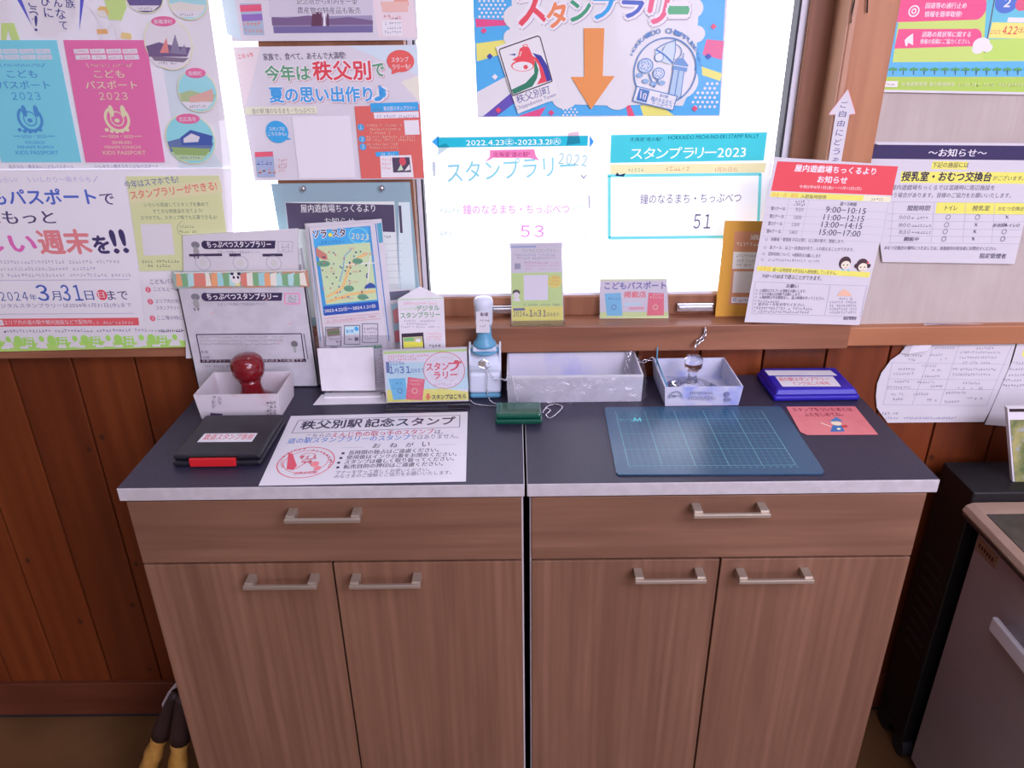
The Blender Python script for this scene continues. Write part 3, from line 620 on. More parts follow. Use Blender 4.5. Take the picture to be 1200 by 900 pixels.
# --- teal holder with the playroom notice
th = Sheet('notice_holder', 'pale teal notice holder with a dark-headed sheet, behind the map leaflets', 'notice', (0, .378, 0), WN, [(349, 400), (497, 398), (480, 213.5), (317.5, 215.5)], 'teal', th=.004)
th.poly([(349, 372), (470, 371), (462, 236), (334, 237)], (208, 206, 226)); th.poly([(468, 372), (489, 371), (480, 237), (467, 237)], (200, 214, 232))
th.poly([(338, 268), (463, 272), (461.5, 240), (334.5, 237.5)], (78, 68, 100)); th.poly([(469, 273), (472, 273), (470, 241), (467, 241)], (78, 68, 100))
th.text('屋内遊戯場ちっくるより', 353, 249, 440, 248.5, 9.5, (214, 206, 228), .01); th.text('お知らせ', 381, 264, 416, None, 9, (214, 206, 228), .01)
for i in range(9): th.line([(449, 286+i*8), (471, 285.4+i*8)], .5, (176, 172, 200))
th.line([(466, 273), (470, 350)], .5, (176, 172, 200)); th.dash(447, 279, 456, 3); th.done()
for x, y in ((354.5, 221.5), (447, 221)):
    p = hy(x, y, .374); m = MB(); m.lathe(p+V((0, .004, 0)), [(.0, 0), (.0055, 0), (.005, .004), (.002, .006)], 16, V((0, -1, 0))); m.build('fixing_screw', 'steel', th.o, True)
# --- arrow poster on the glass
s = Sheet('poster', 'colourful poster with a big orange arrow and bell emblem, top of the right window', 'poster', (0, .448, 0), WN, [(559.5, 138), (844, 136.5), (866, -200), (546, -200)], 'laminate', gloss=True)
bl = (78, 160, 232)
s.poly([(560, 136.5), (843, 135), (853, -60), (552, -60)], bl)
s.poly([(556, -60), (600, -60), (604, 26), (558, 30)], (78, 160, 232)); s.poly([(557, 22), (600, 24), (604, 29), (558, 32)], (214, 76, 140)); s.poly([(558, 51), (602, 45), (600, 60), (559, 72)], (232, 208, 120))
s.poly([(559, 108), (596, 88), (600, 112), (566, 136), (559.5, 136.5)], (212, 204, 228)); s.poly([(566, 136.5), (600, 108), (604, 120), (582, 136.4)], (96, 78, 180)); s.poly([(607, 136.3), (640, 125), (633, 136.2)], (214, 76, 140))
s.poly([(843, 58), (848, 14), (824, 46), (831, 60)], bl); s.poly([(846, 70), (848, 48), (828, 46), (823, 64)], (214, 92, 150)); s.poly([(844, 95), (846, 86), (822, 78), (823, 88)], (232, 208, 120)); s.poly([(736, 136), (744, 135.9), (738, 122), (733, 122)], (214, 76, 120)); s.poly([(754, 135.8), (790, 135.6), (770, 120), (750, 124)], (232, 208, 120))
for i in range(6):
    for j in range(7):
        if (i*.8+j) % 1 < 2: s.ell(562+i*5.4+(j % 2)*2.7, -8+j*4.6, 1.5, 1.5, (222, 226, 244), 10)
for i in range(6):
    for j in range(6):
        x, y = 812+i*5.6+(j % 2)*2.8, 98+j*5.4
        if x < 841 and x > 838-j*4.5-12: s.ell(x, y, 1.7, 1.7, (222, 226, 244), 10)
for j in range(3):
    for i in range(4): s.ell(660+i*4.6+(j % 2)*2.3, 128+j*3.4, 1.2, 1.2, (222, 226, 244), 10)
cl = (212, 204, 228)                                            # the cloud-shaped clear middle
s.poly([(598, -60), (814, -60), (818, 20), (816, 60), (812, 96), (800, 124), (760, 122), (724, 124), (664, 122), (640, 116), (604, 110), (592, 60), (600, 20)], cl)
for x, y, r in ((604, 20, 14), (600, 44, 10), (662, 112, 16), (724, 112, 17), (812, 10, 12), (816, 40, 10), (640, 100, 20), (798, 96, 20), (760, 108, 16)): s.ell(x, y, r, r, cl)
for x, y, c in ((567, 36, (214, 76, 140)), (574, 66, (60, 70, 170)), (580, 90, (222, 226, 244)), (584, 129, (214, 70, 110)), (646, 132, (214, 70, 130)), (836, 31, (214, 76, 120)), (830, 66, (60, 70, 180)), (814, 127, (214, 76, 120))):
    s.poly([(x-3.6, y), (x, y+3.6), (x+3.6, y), (x, y-3.6)], c)
for ch, x0, x1, y0, y1, h, c in (('ス', 609, 640, 30, 24, 36, (214, 72, 96)), ('タ', 643, 665, 33, 29, 28, (228, 126, 92)), ('ン', 669, 692, 25, 23, 24, (60, 142, 116)), ('プ', 694, 722, 22, 22, 30, (54, 148, 226)), ('ラ', 728, 752, 20, 21, 27, (58, 84, 186)), ('リ', 757, 778, 26, 29, 33, (216, 84, 130)), ('ー', 783, 806, 15, 15, 6, (78, 158, 122))):
    s.otext(ch, x0, y0, x1, y1, h, c, (234, 228, 240), .04, .09, (150, 130, 170))
s.poly([(684.5, 90), (684, 33), (708, 33), (706, 89), (720, 89), (692.5, 128), (669, 90)], (228, 136, 84))
s.poly([(607, 133), (655, 114), (632.5, 37), (581, 55)], (216, 208, 230)); s.line([(585, 60), (586, 57.5), (630, 42), (633, 44), (647, 95), (601, 112), (585, 60)], 1.3, (60, 50, 70))
s.poly([(596, 64), (604, 62.6), (604, 65)], (60, 60, 150)); s.poly([(624, 62), (634, 65), (641, 76), (646, 94), (640, 96), (636, 80), (630, 70)], (58, 58, 158)); s.poly([(622, 64), (630, 69), (636, 80), (641, 95.5), (629, 99), (634, 90), (631, 76)], (214, 66, 90)); s.poly([(621, 66), (628, 72), (631, 82), (629, 92), (624, 101), (602, 110.5), (599.5, 105), (616, 97), (626, 86), (626, 76)], (46, 116, 100))
s.poly([(600, 70), (607, 66), (609, 57), (614, 54), (620, 55.5), (623, 63), (627, 72), (626, 76), (612, 74)], (218, 74, 92)); s.ell(612.5, 77, 13.5, 6.6, (218, 74, 92)); s.ell(612.5, 77.6, 12, 5.4, (222, 212, 232)); s.ell(616, 78.5, 2.6, 2.6, (206, 70, 90)); s.ring(615.5, 54, 3, 2.4, 1, (218, 74, 92)); s.line([(609, 66), (611, 60)], 1.1, (236, 200, 214))
s.text('秩父別町', 606.5, 121.5, 645.5, 109, 10.5, (74, 70, 150), 0); s.text('Chippubetsu Town', 605.5, 130.5, 652, 113.5, 6, (120, 110, 170), 0)
sb = (70, 116, 190); s.ring(779, 83.5, 37, 40, 1.4, sb, 60)
t = 'HOKKAIDO CHIPPUBETSU'
for i, ch in enumerate(t):
    if ch == ' ': continue
    a = R(152-i*7.35); x, y = 779+42*cos(a), 84-45*sin(a); u = (sin(a)*2.7, cos(a)*2.7)
    s.text(ch, x-u[0], y-u[1], x+u[0], y+u[1], 6.2, sb, .02)
s.ring(787, 61, 12, 10, .9, sb); s.poly([(767, 57), (776, 60), (780, 52), (787, 50), (790, 47), (791, 60), (789, 73), (784, 75), (777, 73), (768, 68)], (188, 198, 232)); s.line([(768, 58), (777, 52), (786, 48.5), (791, 47)], 1, sb); s.line([(791, 47), (791, 60), (788, 74)], 1, sb); s.line([(768, 58), (778, 64), (788, 74)], 2, sb); s.ell(772, 67, 5, 5, (206, 206, 236)); s.ring(772, 67, 5.4, 5.4, .8, sb)
for x, y, r in ((756, 77, 9), (771.5, 86, 7)):
    s.ell(x, y, r, r, (120, 154, 212))
    for k in range(5): s.ring(x+cos(k*1.3)*r*.35, y+sin(k*1.3)*r*.35, r*.5, r*.5, .7, (216, 214, 238), 14)
    s.ring(x, y, r, r, .9, sb)
s.line([(760, 86), (766, 102), (771, 93)], 1.6, sb)
for x, y in ((749, 88), (756, 95), (775, 97), (765, 98)): s.ell(x, y, 4, 2.6, (130, 160, 214)); s.ring(x, y, 4, 2.6, .6, sb, 14)
s.poly([(783, 112), (797, 114), (801, 82), (789, 80)], (160, 180, 222)); s.line([(783, 112), (789, 80)], 1, sb); s.line([(797, 114), (801, 82)], 1, sb); s.line([(790, 112), (795, 82)], 1.2, sb); s.poly([(787, 81), (804, 84), (806, 76), (800, 68), (795, 68), (789, 74)], (96, 136, 204)); s.line([(788, 76), (806, 79)], .8, (216, 214, 238)); s.line([(800, 68), (801, 62)], .8, sb)
s.poly([(788, 129), (793, 112.5), (746, 101), (741, 118)], (214, 208, 232)); s.line([(788, 129), (793, 112.5), (746, 101), (741, 118), (788, 129)], 1.1, sb)
s.poly([(757, 120), (761, 106), (749, 103), (745, 117)], (62, 108, 186)); s.line([(751, 106), (750, 115)], 1.4, (220, 216, 240)); s.line([(755, 117), (757, 110), (754, 109.5), (753, 116)], 1.2, (220, 216, 240)); s.text('道の駅', 772, 113, 782, 115.5, 4, sb, .02); s.text('鐘のなるまち・', 762, 117, 789, 123, 5, sb, .02); s.text('ちっぷべつ', 763, 121.5, 786, 127, 5, sb, .02)
s.done()
# --- two backlit counting sheets on the glass, window glare painted into their pale inks
ink_c = (96, 226, 236)
s = Sheet('counting_sheet', 'backlit paper on the window reading 53 in pink, left of its twin', 'paper sheet', (0, .4465, 0), WN, [(515, 292), (690, 290), (697, 151), (503, 154)], 'paper_thin', film=True)
s.holes('2022.4.23㊏-2023.3.21㊋', 546, 170.5, 658, 8, (513, 159, 689, 173), (70, 210, 226))
s.poly([(506, 166), (514, 173), (514, 159)], (90, 200, 250)); s.poly([(691, 173), (696, 166), (691, 159)], (90, 180, 250)); s.poly([(664, 170), (680, 168), (678, 154), (666, 156)], (240, 214, 224)); s.poly([(513, 182), (527, 172), (522, 168), (514, 171)], (220, 240, 240))
s.poly([(568, 190), (574, 184), (574, 176), (626, 175), (628, 183), (632, 188), (620, 185), (578, 185)], (250, 160, 206)); s.text('北海道"道の駅"', 578, 184, 621, None, 6, (220, 110, 170), .03)
s.text('2022', 654, 192, 687, 195, 13, (150, 210, 214), .0); s.text('スタンプラリー', 525, 214, 674, 205, 24, (150, 226, 236), .035)
s.text('鐘のなるまち・ちっぷべつ', 543, 251, 667, 250, 11, (236, 150, 226), .0); s.text('53', 610, 278, 637, None, 14, (236, 140, 222), -.004); s.dash(516, 249, 536, 5, (214, 250, 236)); s.dash(672, 246, 684, 5, (214, 250, 236)); s.dash(516, 276, 534, 5, (220, 250, 240)); s.poly([(507, 270), (512, 270), (510, 240), (506, 240)], (226, 252, 246)); s.dash(676, 276, 686, 4, (214, 250, 236)); s.poly([(505, 206), (510, 206), (510, 190), (504, 190)], (224, 236, 240)); s.line([(681, 205), (684, 209), (687, 205)], 1, (120, 100, 160)); s.line([(690, 229), (691, 244)], 1, (150, 140, 200))
s.done()
s = Sheet('counting_sheet', 'backlit paper on the window reading 51 in black inside a turquoise frame', 'paper sheet', (0, .4465, 0), WN, [(711, 285), (894, 282), (910, 149), (711, 152)], 'paper_thin', film=True)
s.holes('スタンプラリー2023', 738, 186, 874, 14, (715, 155, 899, 191), (104, 226, 232))
s.text('北海道"道の駅"', 738, 165.5, 776, None, 4.6, (90, 120, 150), .0); s.text('HOKKAIDO MICHI-NO-EKI STAMP RALLY', 783, 163.6, 889, 161.5, 4.6, (60, 150, 170), .02)
s.poly([(715, 204), (896, 202), (898, 191), (715, 193)], (255, 248, 204)); s.dash(736, 201, 754, 4, (180, 230, 240)); s.dash(780, 200, 808, 5, (255, 214, 200)); s.text('1月31日㊋', 838, 201.5, 864, None, 6, (250, 200, 220)); s.poly([(721, 206), (731, 207), (733, 203), (726, 205), (723, 202)], (110, 100, 150))
for a_ in ([(712, 206), (892, 204)], [(713, 279), (888, 277)]): s.line(a_, 3.4, (150, 240, 240))
s.line([(714, 206), (714, 279)], 3.4, (150, 240, 240)); s.line([(891, 204), (888, 277)], 3.4, (150, 240, 240))
s.text('鐘のなるまち・ちっぷべつ', 750, 239, 868, 237, 11.5, (96, 90, 128), .0); s.text('51', 812, 268, 832, None, 17, (96, 90, 130), -.004); s.dash(722, 238, 740, 4, (226, 240, 252)); s.done()

# --- right-hand side
g = Sheet('arrow_sign', 'white paper arrow with handwritten words pointing up, on the pine casing', 'sign', (0, .3545, 0), WN, [(969, 200), (984, 200), (995.5, 134), (1002, 133), (993.5, 105), (971.5, 134), (979, 134)], 'paper')
g.line([(979, 134), (971.5, 134), (993.5, 105), (1002, 133), (995.5, 134)], 1.0, (226, 170, 200))
for i, ch in enumerate('ご自由にどうぞ'): x, y = 984.5-i*1.8, 126+i*11; g.text(ch, x-.2, y, x+8, y+.4, 7.5, (60, 60, 130), -.005)
g.done()
m = MB(); m.tube([hy(x, y, .353) for x, y in ((1003, -10), (1001, 3), (998.5, 14), (997, 27))], .0011, 6); m.build('string', 'black', label='short black string hanging down the window casing, left piece', cat='string')
m = MB(); m.tube([hy(x, y, .358) for x, y in ((1017, -10), (1016.5, 4), (1016, 15))], .0011, 6); m.build('string', 'black', label='short black string at the casing\'s outer edge', cat='string')
s = Sheet('poster', 'green and blue road information poster with pink labels, top right corner', 'poster', (0, .3835, 0), WN, [(1019, 107.5), (1260, 112), (1290, -220), (1080, -220)], 'laminate')
s.poly([(1022, 105), (1258, 109), (1262, 80), (1029, 80)], (166, 188, 96)); s.poly([(1029, 90), (1262, 90), (1286, -160), (1072, -160)], (96, 166, 228)); s.poly([(1046, 73), (1262, 71), (1280, -160), (1078, -160)], (186, 200, 120))
for x0, x1, x2, x3, y0, y1 in ((1051, 1146, 1150, 1056, 26, -3), (1048, 1140, 1147, 1053, 57, 34)):
    s.poly([(x0, y0), (x1, y0-3), (x2, y1), (x3, y1)], (226, 84, 140)); s.ell(x1, (y0+y1)/2-1.5, 10, (y0-y1)/2-1, (226, 84, 140))
s.ring(1071, 13, 6.5, 7, 1.6, (240, 216, 230)); s.ring(1071, 13, 3, 3.4, 1.4, (240, 216, 230)); s.poly([(1060, 47), (1064, 43), (1070, 39), (1070, 53), (1064, 50), (1063, 54), (1061, 54)], (240, 216, 230))
s.text('国道等の通行止め', 1084, 10, 1132, None, 7, (244, 222, 234), .02); s.text('情報を簡単取得!', 1083, 20, 1126, None, 7, (244, 222, 234), .02); s.text('道路の異状等に関する', 1080, 43.5, 1137, None, 6.6, (244, 222, 234), .02); s.text('情報の投稿にご協力ください。', 1078, 51.5, 1136, None, 6, (244, 222, 234), .02)
s.poly([(1152, 70), (1262, 68), (1280, -160), (1166, -160)], (104, 176, 214)); s.poly([(1152, 70), (1262, 68), (1263, 44), (1153, 46)], (178, 200, 110)); s.ell(1180, 2, 14, 14, (82, 110, 200)); s.ell(1198, 4, 8, 9, (206, 90, 130)); s.text('2', 1176, 8, 1183, None, 10, (232, 228, 244), .03)
s.line([(1154, 62), (1166, -5)], 1.4, (90, 84, 110)); s.ell(1150, 52, 10, 8, (234, 230, 240)); s.ell(1146, 57, 7, 6, (234, 230, 240)); s.ell(1157, 56, 6, 5, (234, 230, 240))
s.rect(1158, 27, 1210, 44.5, (236, 214, 130)); s.text('2023.', 1160, 40, 1172, None, 5, (206, 100, 90), .01); s.text('4.22', 1174, 40, 1191, None, 9, (206, 90, 90), .03); s.text('㊏', 1192, 39, 1200, None, 7, (206, 90, 90)); s.rect(1180, 21, 1210, 26, (234, 230, 236))
for i in range(16):
    x = 1034+i*12.2; s.line([(x, 87.5), (x, 81)], 1, (90, 100, 90))
    for dx in (-3, 0, 3): s.ell(x+dx, 80.5+abs(dx)*.3, 2.2, 1.7, (84, 150, 104), 10)
s.poly([(1029, 102), (1051, 102), (1052, 95), (1030, 95)], (226, 226, 226)); s.dash(1032, 100, 1049, 3, (120, 130, 110)); s.text('北海道開発局 道の駅連絡会', 1055, 101, 1118, None, 5, (222, 226, 200), .0); s.dash(1122, 101, 1200, 4, (222, 226, 200)); s.done()
RD_PIN = s.o
s = Sheet('notice', 'white notice with navy heading about nursing and changing rooms, right wall', 'notice', (0, .3830, 0), WN, [(1034, 307), (1189, 309.5), (1222, 168), (1017, 166)], 'paper')
s.poly([(1021, 186), (1217, 188), (1220, 171), (1023, 169.5)], (56, 46, 92)); s.text('〜お知らせ〜', 1087, 183.5, 1155, 184, 9.5, (228, 220, 240), .02)
Y = (238, 220, 110)
s.rect(1091, 189.5, 1135, 198, Y); s.text('下記の施設には', 1092, 196.5, 1134.5, None, 6.5, (56, 46, 84), .015); s.poly([(1055, 214), (1212, 215.5), (1214, 202), (1056, 201)], Y)
s.text('授乳室・おむつ交換台', 1056, 212, 1160.5, 212.6, 11, (46, 36, 74), .035); s.text('がございます。', 1163, 211.5, 1199, None, 5.6, (60, 50, 84), .01)
s.text('屋内遊戯場ちっくるでは混雑時に周辺施設を', 1044, 222.5, 1165, 223, 6, (60, 50, 90), .005); s.text('使う場合があります。皆様のご協力をお願いいたします。', 1040, 231.5, 1184, 232, 6, (60, 50, 90), .005)
s.poly([(1096, 250), (1206, 251.5), (1208, 237.5), (1098, 237)], Y)
for i, y in enumerate((236.5, 250.5, 259, 268, 276.5, 284.5)): s.line([(1040, y), (1206-i*1.5, y+1.2)], .5, (170, 164, 196))
for x in (1047, 1095, 1132, 1166): s.line([(x, 237), (x-4, 285)], .5, (170, 164, 196))
s.text('開館時間', 1063, 247, 1089, None, 6.4, DK, .01); s.text('トイレ', 1107, 246.5, 1121, None, 5.8, DK, .01); s.text('授乳室', 1139, 247, 1159, None, 6.2, DK, .01); s.text('おむつ交換台', 1169, 247, 1199, None, 5, DK, .0)
for y, t, a_ in ((257, '9:00', 'oox'), (266, '8:00', 'oxx'), (274, '8:30', 'oxo'), (282.5, '', 'oxo')):
    if t: s.text(t, 1053, y, 1066, None, 4.6, GR); s.dash(1068, y, 1090, 3.4)
    else: s.text('開館中', 1059, y, 1076, None, 5, DK, .01)
    for x, k in zip((1111, 1145.5, 1180), a_):
        x -= (y-257)*.2
        if k == 'o': s.ring(x, y-2.6, 2.8, 3, .55, DK, 18)
        else: s.line([(x-1.6, y-4.6), (x+1.6, y-.8)], .6, DK); s.line([(x+1.6, y-4.6), (x-1.6, y-.8)], .6, DK)
s.text('多目的トイレ○', 1163, 266.3, 1194, None, 4.6, DK); s.text('おむつ交換台の場所につきましては、各施設内の担当者にお問合せください。', 1036, 292.5, 1167, 293.5, 4.6, (80, 70, 110), 0); s.text('指定管理者', 1147, 302.5, 1178, 303, 6, DK, .012)
s.done()
def corner_pin(parent, x, y, yy):
    p = hy(x, y, yy); m = MB(); m.lathe(p+V((0, .001, 0)), [(0, 0), (.005, 0), (.0045, .002), (.002, .004)], 14, V((0, -1, 0))); m.build('clear_pin', 'acr', parent, True)
corner_pin(s.o, 1025, 171, .3828); corner_pin(RD_PIN, 1028.5, 102.5, .3833)

k = Sheet('envelope', 'orange-yellow envelope standing on the sill behind the red-headed notice', 'envelope', (0, .404, 1.0), (0, -1, .06), [(838, 372), (935, 373), (948, 260), (850, 259)], 'kraft', th=.003)
k.poly([(854, 357), (925, 358), (935, 272), (861, 271)], (192, 128, 104)); k.text('道の駅', 879, 281, 912, None, 6, (236, 220, 220), .02); k.dash(863, 288, 920, 4, (240, 226, 220)); k.poly([(858, 315), (925, 316), (930, 296), (859.5, 295)], (222, 210, 220))
for y in (301, 307, 312): k.dash(863, y, 890, 3, (140, 124, 150))
k.poly([(858, 343), (890, 343), (892, 318), (860, 318)], (214, 200, 214)); k.poly([(857, 355), (925, 356), (926, 348), (857.5, 348)], (232, 226, 236)); k.ring(860.5, 351, 2, 2, .7, (60, 80, 150), 12); k.dash(866, 353.5, 890, 3, (110, 100, 150)); k.done()
s = Sheet('notice', 'white playroom notice with red heading and two drawn faces, taped beside the window', 'notice', (0, .352, 1.0), (0, -1, .0), [(872.5, 377.5), (1007, 381), (1053.5, 193.5), (907.5, 184)], 'paper')
RD = (214, 74, 92)
s.poly([(903.5, 223.5), (1045, 229), (1052.5, 195), (911, 189)], RD)
s.text('屋内遊戯場ちっくるより', 931, 200.8, 1025.5, 205, 8.2, (246, 226, 234), .03); s.text('お知らせ', 957.5, 214, 992, 215.4, 8.2, (246, 226, 234), .03); s.text('令和5年8月1日(金)〜11月12日(日)', 936, 221, 1009, 223.5, 4.4, (246, 216, 226), .0)
s.poly([(902, 230.5), (1011, 235.5), (1012.5, 229), (904, 224.5)], (240, 218, 110)); s.poly([(1011, 235.5), (1043, 237), (1044.5, 230.5), (1012.5, 229)], (232, 222, 196)); s.text('○土・日・祝日', 905, 230.6, 934, 232, 5, (214, 140, 80), .01); s.text('入館能時間帯', 938, 232.3, 968, 233.5, 4.6, (80, 70, 90), .01); s.dash(1018, 235, 1037, 3, (90, 80, 110))
for y0, y1 in ((232, 238), (243, 248.5), (251.5, 257.5), (260, 266.5), (268.5, 275.5), (277, 284)): s.line([(901-(y0-232)*.18, y0), (1042-(y0-232)*.22, y1)], .5, (186, 180, 208))
for x in (925, 948, 1041): s.line([(x, 233+(x-925)*.04), (x-9, 278+(x-925)*.05)], .5, (186, 180, 208))
s.dash(932, 237, 942, 3, DK, 237.5); s.dash(930, 241, 944, 3, DK, 241.5); s.text('遊べる時間', 984, 241, 1003, 241.8, 4.6, DK)
for i, (a_, b_, y) in enumerate((('9:30', '9:00−10:15', 249), ('10:30', '11:00−12:15', 258), ('12:00', '13:00−14:15', 266.5), ('14:00', '15:00−17:00', 275.5))):
    x = -i*2.4; s.text('第%dクール' % (i+1), 903+x*.7, y-2.6, 920+x*.7, y-2, 4.6, (70, 60, 96), .01); s.text(a_, 932+x, y-1.6, 941+x, y-1.2, 4.2, (100, 90, 120)); s.text(b_, 967+x, y-.3, 1014+x*.9, y+2, 7, (56, 46, 84), .0)
for i, (y, x1, t) in enumerate(((282, 989, '体験者・管理者 平日は第7、以上前の第六、閉館します。'), (291.5, 1000, '各クール、以上一旦退出を完了。入れ換えることができます。'), (299, 961, '団体利用について、※連絡先をお願いします'), (305.5, 960, ''))):
    s.ring(898-i*1.6, y-1.4, 1.4, 1.5, .4, GR, 12)
    if t: s.text(t, 903-i*1.5, y+.4, x1, y+3.2, 4.4, (84, 74, 108), .0)
    else: s.dash(900, y, 962, 2.8, GR, y+2)
for x, y, gl in ((990, 308, 0), (1010, 310.5, 1)):
    s.ell(x, y, 7, 7.6, (70, 48, 62)); s.ell(x+1, y+2.5, 5.4, 4.8, (238, 204, 204)); s.ell(x-1.4, y+2.5, .8, .9, (50, 36, 50), 10); s.ell(x+3, y+2.5, .8, .9, (50, 36, 50), 10); s.line([(x-.3, y+5.2), (x+1, y+5.8), (x+2.3, y+5.2)], .5, (190, 90, 100))
    if gl: s.ell(x-7, y+1, 2.2, 2.6, (70, 48, 62)); s.ell(x+8, y+1, 2.2, 2.6, (70, 48, 62)); s.ell(x+7, y-3, 1.4, 1.4, (216, 80, 100))
    else: s.poly([(x-5, y+10), (x-1, y+10), (x-2, y+7)], (80, 190, 220)); s.poly([(x+2, y+10), (x+6, y+10), (x+4, y+7)], (80, 190, 220))
s.poly([(886.5, 317), (1018, 325), (1020, 319), (888, 311.5)], (240, 218, 110)); s.text('○平日', 889.5, 317, 902, 317.8, 5, (214, 140, 80), .01); s.text('遊べる時間帯 ※平日は入替制限していません。', 905, 318, 980, 322, 4.4, (80, 70, 90), .01); s.text('9:00〜17:00まで遊ぶことができます。', 893, 325.5, 962, 328.8, 5.4, (56, 46, 84), .0)
s.line([(885, 330), (1016, 335)], .5, (170, 164, 200)); s.line([(885, 330), (881, 367)], .5, (170, 164, 200)); s.line([(881, 367), (1004, 371)], .5, (170, 164, 200)); s.line([(1016, 335), (1008, 372)], .5, (170, 164, 200)); s.line([(973, 334), (966, 370)], .5, (170, 164, 200)); s.text('お願い', 921, 337, 935, 337.8, 4.6, DK, .01)
for y, x0, x1, t in ((342, 890, 944, '入場前はアルコール消毒をお願いします。'), (346, 889, 938, 'マスクは個人の判断でお願いします。'), (350, 889, 966, '入場制限は平日制限なし、遊ぶ時間を守ってください。'), (354, 888, 915, ''), (358, 888, 943, '金のルールをお守りください。'), (362, 886, 952, ''), (366, 888, 947, '')):
    s.ring(886.5-(y-342)*.1, y-2, .8, .9, .3, GR, 10)
    if t: s.text(t, x0, y, x1, y+(x1-x0)*.02, 3.8, (84, 74, 108), .0)
    else: s.dash(x0, y, x1, 2.8, GR, y+1)
s.poly([(981, 346.5), (998, 347), (996, 343), (989.5, 338.5), (984, 342)], (238, 170, 160)); s.dash(983, 351, 997, 2.6, GR)
for y in (355, 359, 363, 367): s.dash(972, y, 1002, 2.6, GR)
s.text('指定管理者', 988, 374.4, 1003, 374.8, 4, DK, .02); s.done()

# --- curled papers on the boards, lower right
PY = .3805
s = Sheet('paper_sheet', 'white timetable sheet with curled left corner, pinned on the boards', 'paper sheet', (0, PY, 0), WN, [(1040, 495.5), (1153, 494.5), (1176, 452), (1196, 383), (1150, 379.5), (1084, 379), (1063, 406), (1056, 413.5), (1044, 422), (1033, 437), (1028, 450), (1026.5, 464), (1027.5, 478)], 'paper')
cq = [hy(x, y, PY-.001) for x, y in ((1084, 379), (1090, 402), (1083, 408), (1063, 413), (1055, 414))]
cq[1].y -= .008; cq[2].y -= .012; cq[3].y -= .008
m = MB(); n_ = V((0, -1, 0)); m.add(cq+[p+V((0, .0006, 0)) for p in cq], [(0, 1, 2, 3, 4), (9, 8, 7, 6, 5)]+[(i, i+5, (i+1) % 5+5, (i+1) % 5) for i in range(5)]); m.build('curled_corner', 'paper', s.o)
s.line([(1084, 379.6), (1150, 380.5), (1194, 384)], 1.0, (90, 88, 130))
for x0, x1, y, t in ((1092, 1190, 385.5, '当施設は必ずマスク、体温計、咳エチケットを'), (1088, 1142, 390, '施設までお知らせください。'), (1086, 1188, 396.5, 'マスク着用のまま入場を、施設の状況により利用')): s.text(t, x0, y, x1, y+2.2, 4.2, (120, 112, 150), .0)
for i, (y, dy) in enumerate(((406, -1.4), (425, 2), (444, 1.2), (456, .6), (474, 1.4))): s.line([((1059, 1046, 1041, 1039, 1035)[i], y), ((1186, 1180, 1170, 1165, 1155)[i], y+dy)], .6, (170, 164, 196))
s.line([(1094, 405), (1069, 474)], .6, (170, 164, 196)); s.line([(1124, 404), (1101, 475)], .6, (170, 164, 196)); s.line([(1186, 404), (1156, 475)], .6, (170, 164, 196)); s.line([(1046, 424), (1035, 474)], .6, (170, 164, 196))
for x0, x1, y in ((1095, 1118, 409), (1144, 1163, 409), (1060, 1078, 418), (1064, 1071, 423), (1087, 1104, 417), (1098, 1108, 422), (1125, 1172, 414), (1124, 1168, 420), (1128, 1160, 426), (1052, 1070, 434), (1047, 1070, 439), (1080, 1096, 430), (1092, 1104, 435), (1080, 1104, 442), (1116, 1164, 434), (1116, 1160, 440), (1048, 1064, 448), (1040, 1066, 455), (1075, 1096, 449), (1090, 1104, 454), (1128, 1148, 450), (1122, 1150, 456), (1044, 1058, 463), (1046, 1056, 469), (1070, 1088, 463), (1086, 1098, 470), (1108, 1130, 461), (1130, 1150, 468), (1106, 1124, 472)): s.dash(x0, y, x1, 2.8, (132, 124, 162))
s.dash(1033, 486, 1052, 3, (110, 100, 140)); s.dash(1037, 491, 1120, 2.8, (130, 130, 190)); s.done()
s = Sheet('paper_sheet', 'white paper cut by the right picture edge, over the curled timetable', 'paper sheet', (0, PY-.0016, 0), WN, [(1154, 497.5), (1222, 503), (1240, 392), (1197, 386), (1186, 424)], 'paper')
s.poly([(1197.5, 402), (1204, 403), (1206, 392), (1199, 391)], (90, 130, 200)); s.ell(1203, 413, 5, 6, (226, 226, 130))
for y in (427, 434, 441, 447, 453): s.dash(1187-(y-427)*.6, y, 1206, 3, (110, 102, 140))
s.line([(1175, 455), (1206, 457)], .6, (190, 184, 210)); s.done()
# booklet standing on the grey unit
p0 = hz(1187, 577, zt); bk = Sheet('booklet', 'booklet with green woodland cover standing on the beige top, right edge', 'booklet', (0, .19, 0), WN, [(1190, 574), (1250, 579), (1255, 481), (1181, 478)], 'paper', th=.006) if False else None
# ================================================================== booklet on the grey unit
by = .16
a = hz(1190, 575, zt); by = a.y
b0, b1 = hitp(1190, 575, V((0, by, 0)), V((0, 1, 0))), hitp(1181, 479, V((0, by, 0)), V((0, 1, 0)))
bk = empty('booklet', (a.x+.07, by, zt), 'booklet with green woodland cover standing on the beige top, right picture edge', 'booklet')
def bq(*c): return [hitp(x, y, V((0, by, 0)), V((0, 1, 0))) for x, y in c]
m = MB(); m.sheet(bq((1188, 577), (1270, 581), (1264, 476), (1180.5, 478)), .009, (0, -1, 0)); m.build('pages', 'card', bk)
m = noisy('woodland_cover', (.05, .13, .04), (.45, .42, .16), 24, .35, detail=6, lo=.35, hi=.62)
n = N(m); v = n.a('ShaderNodeTexNoise', _Scale=60.0, _Detail=3.0); tc = n.a('ShaderNodeTexCoord'); n.l(tc.outputs['Object'], v.inputs['Vector'])
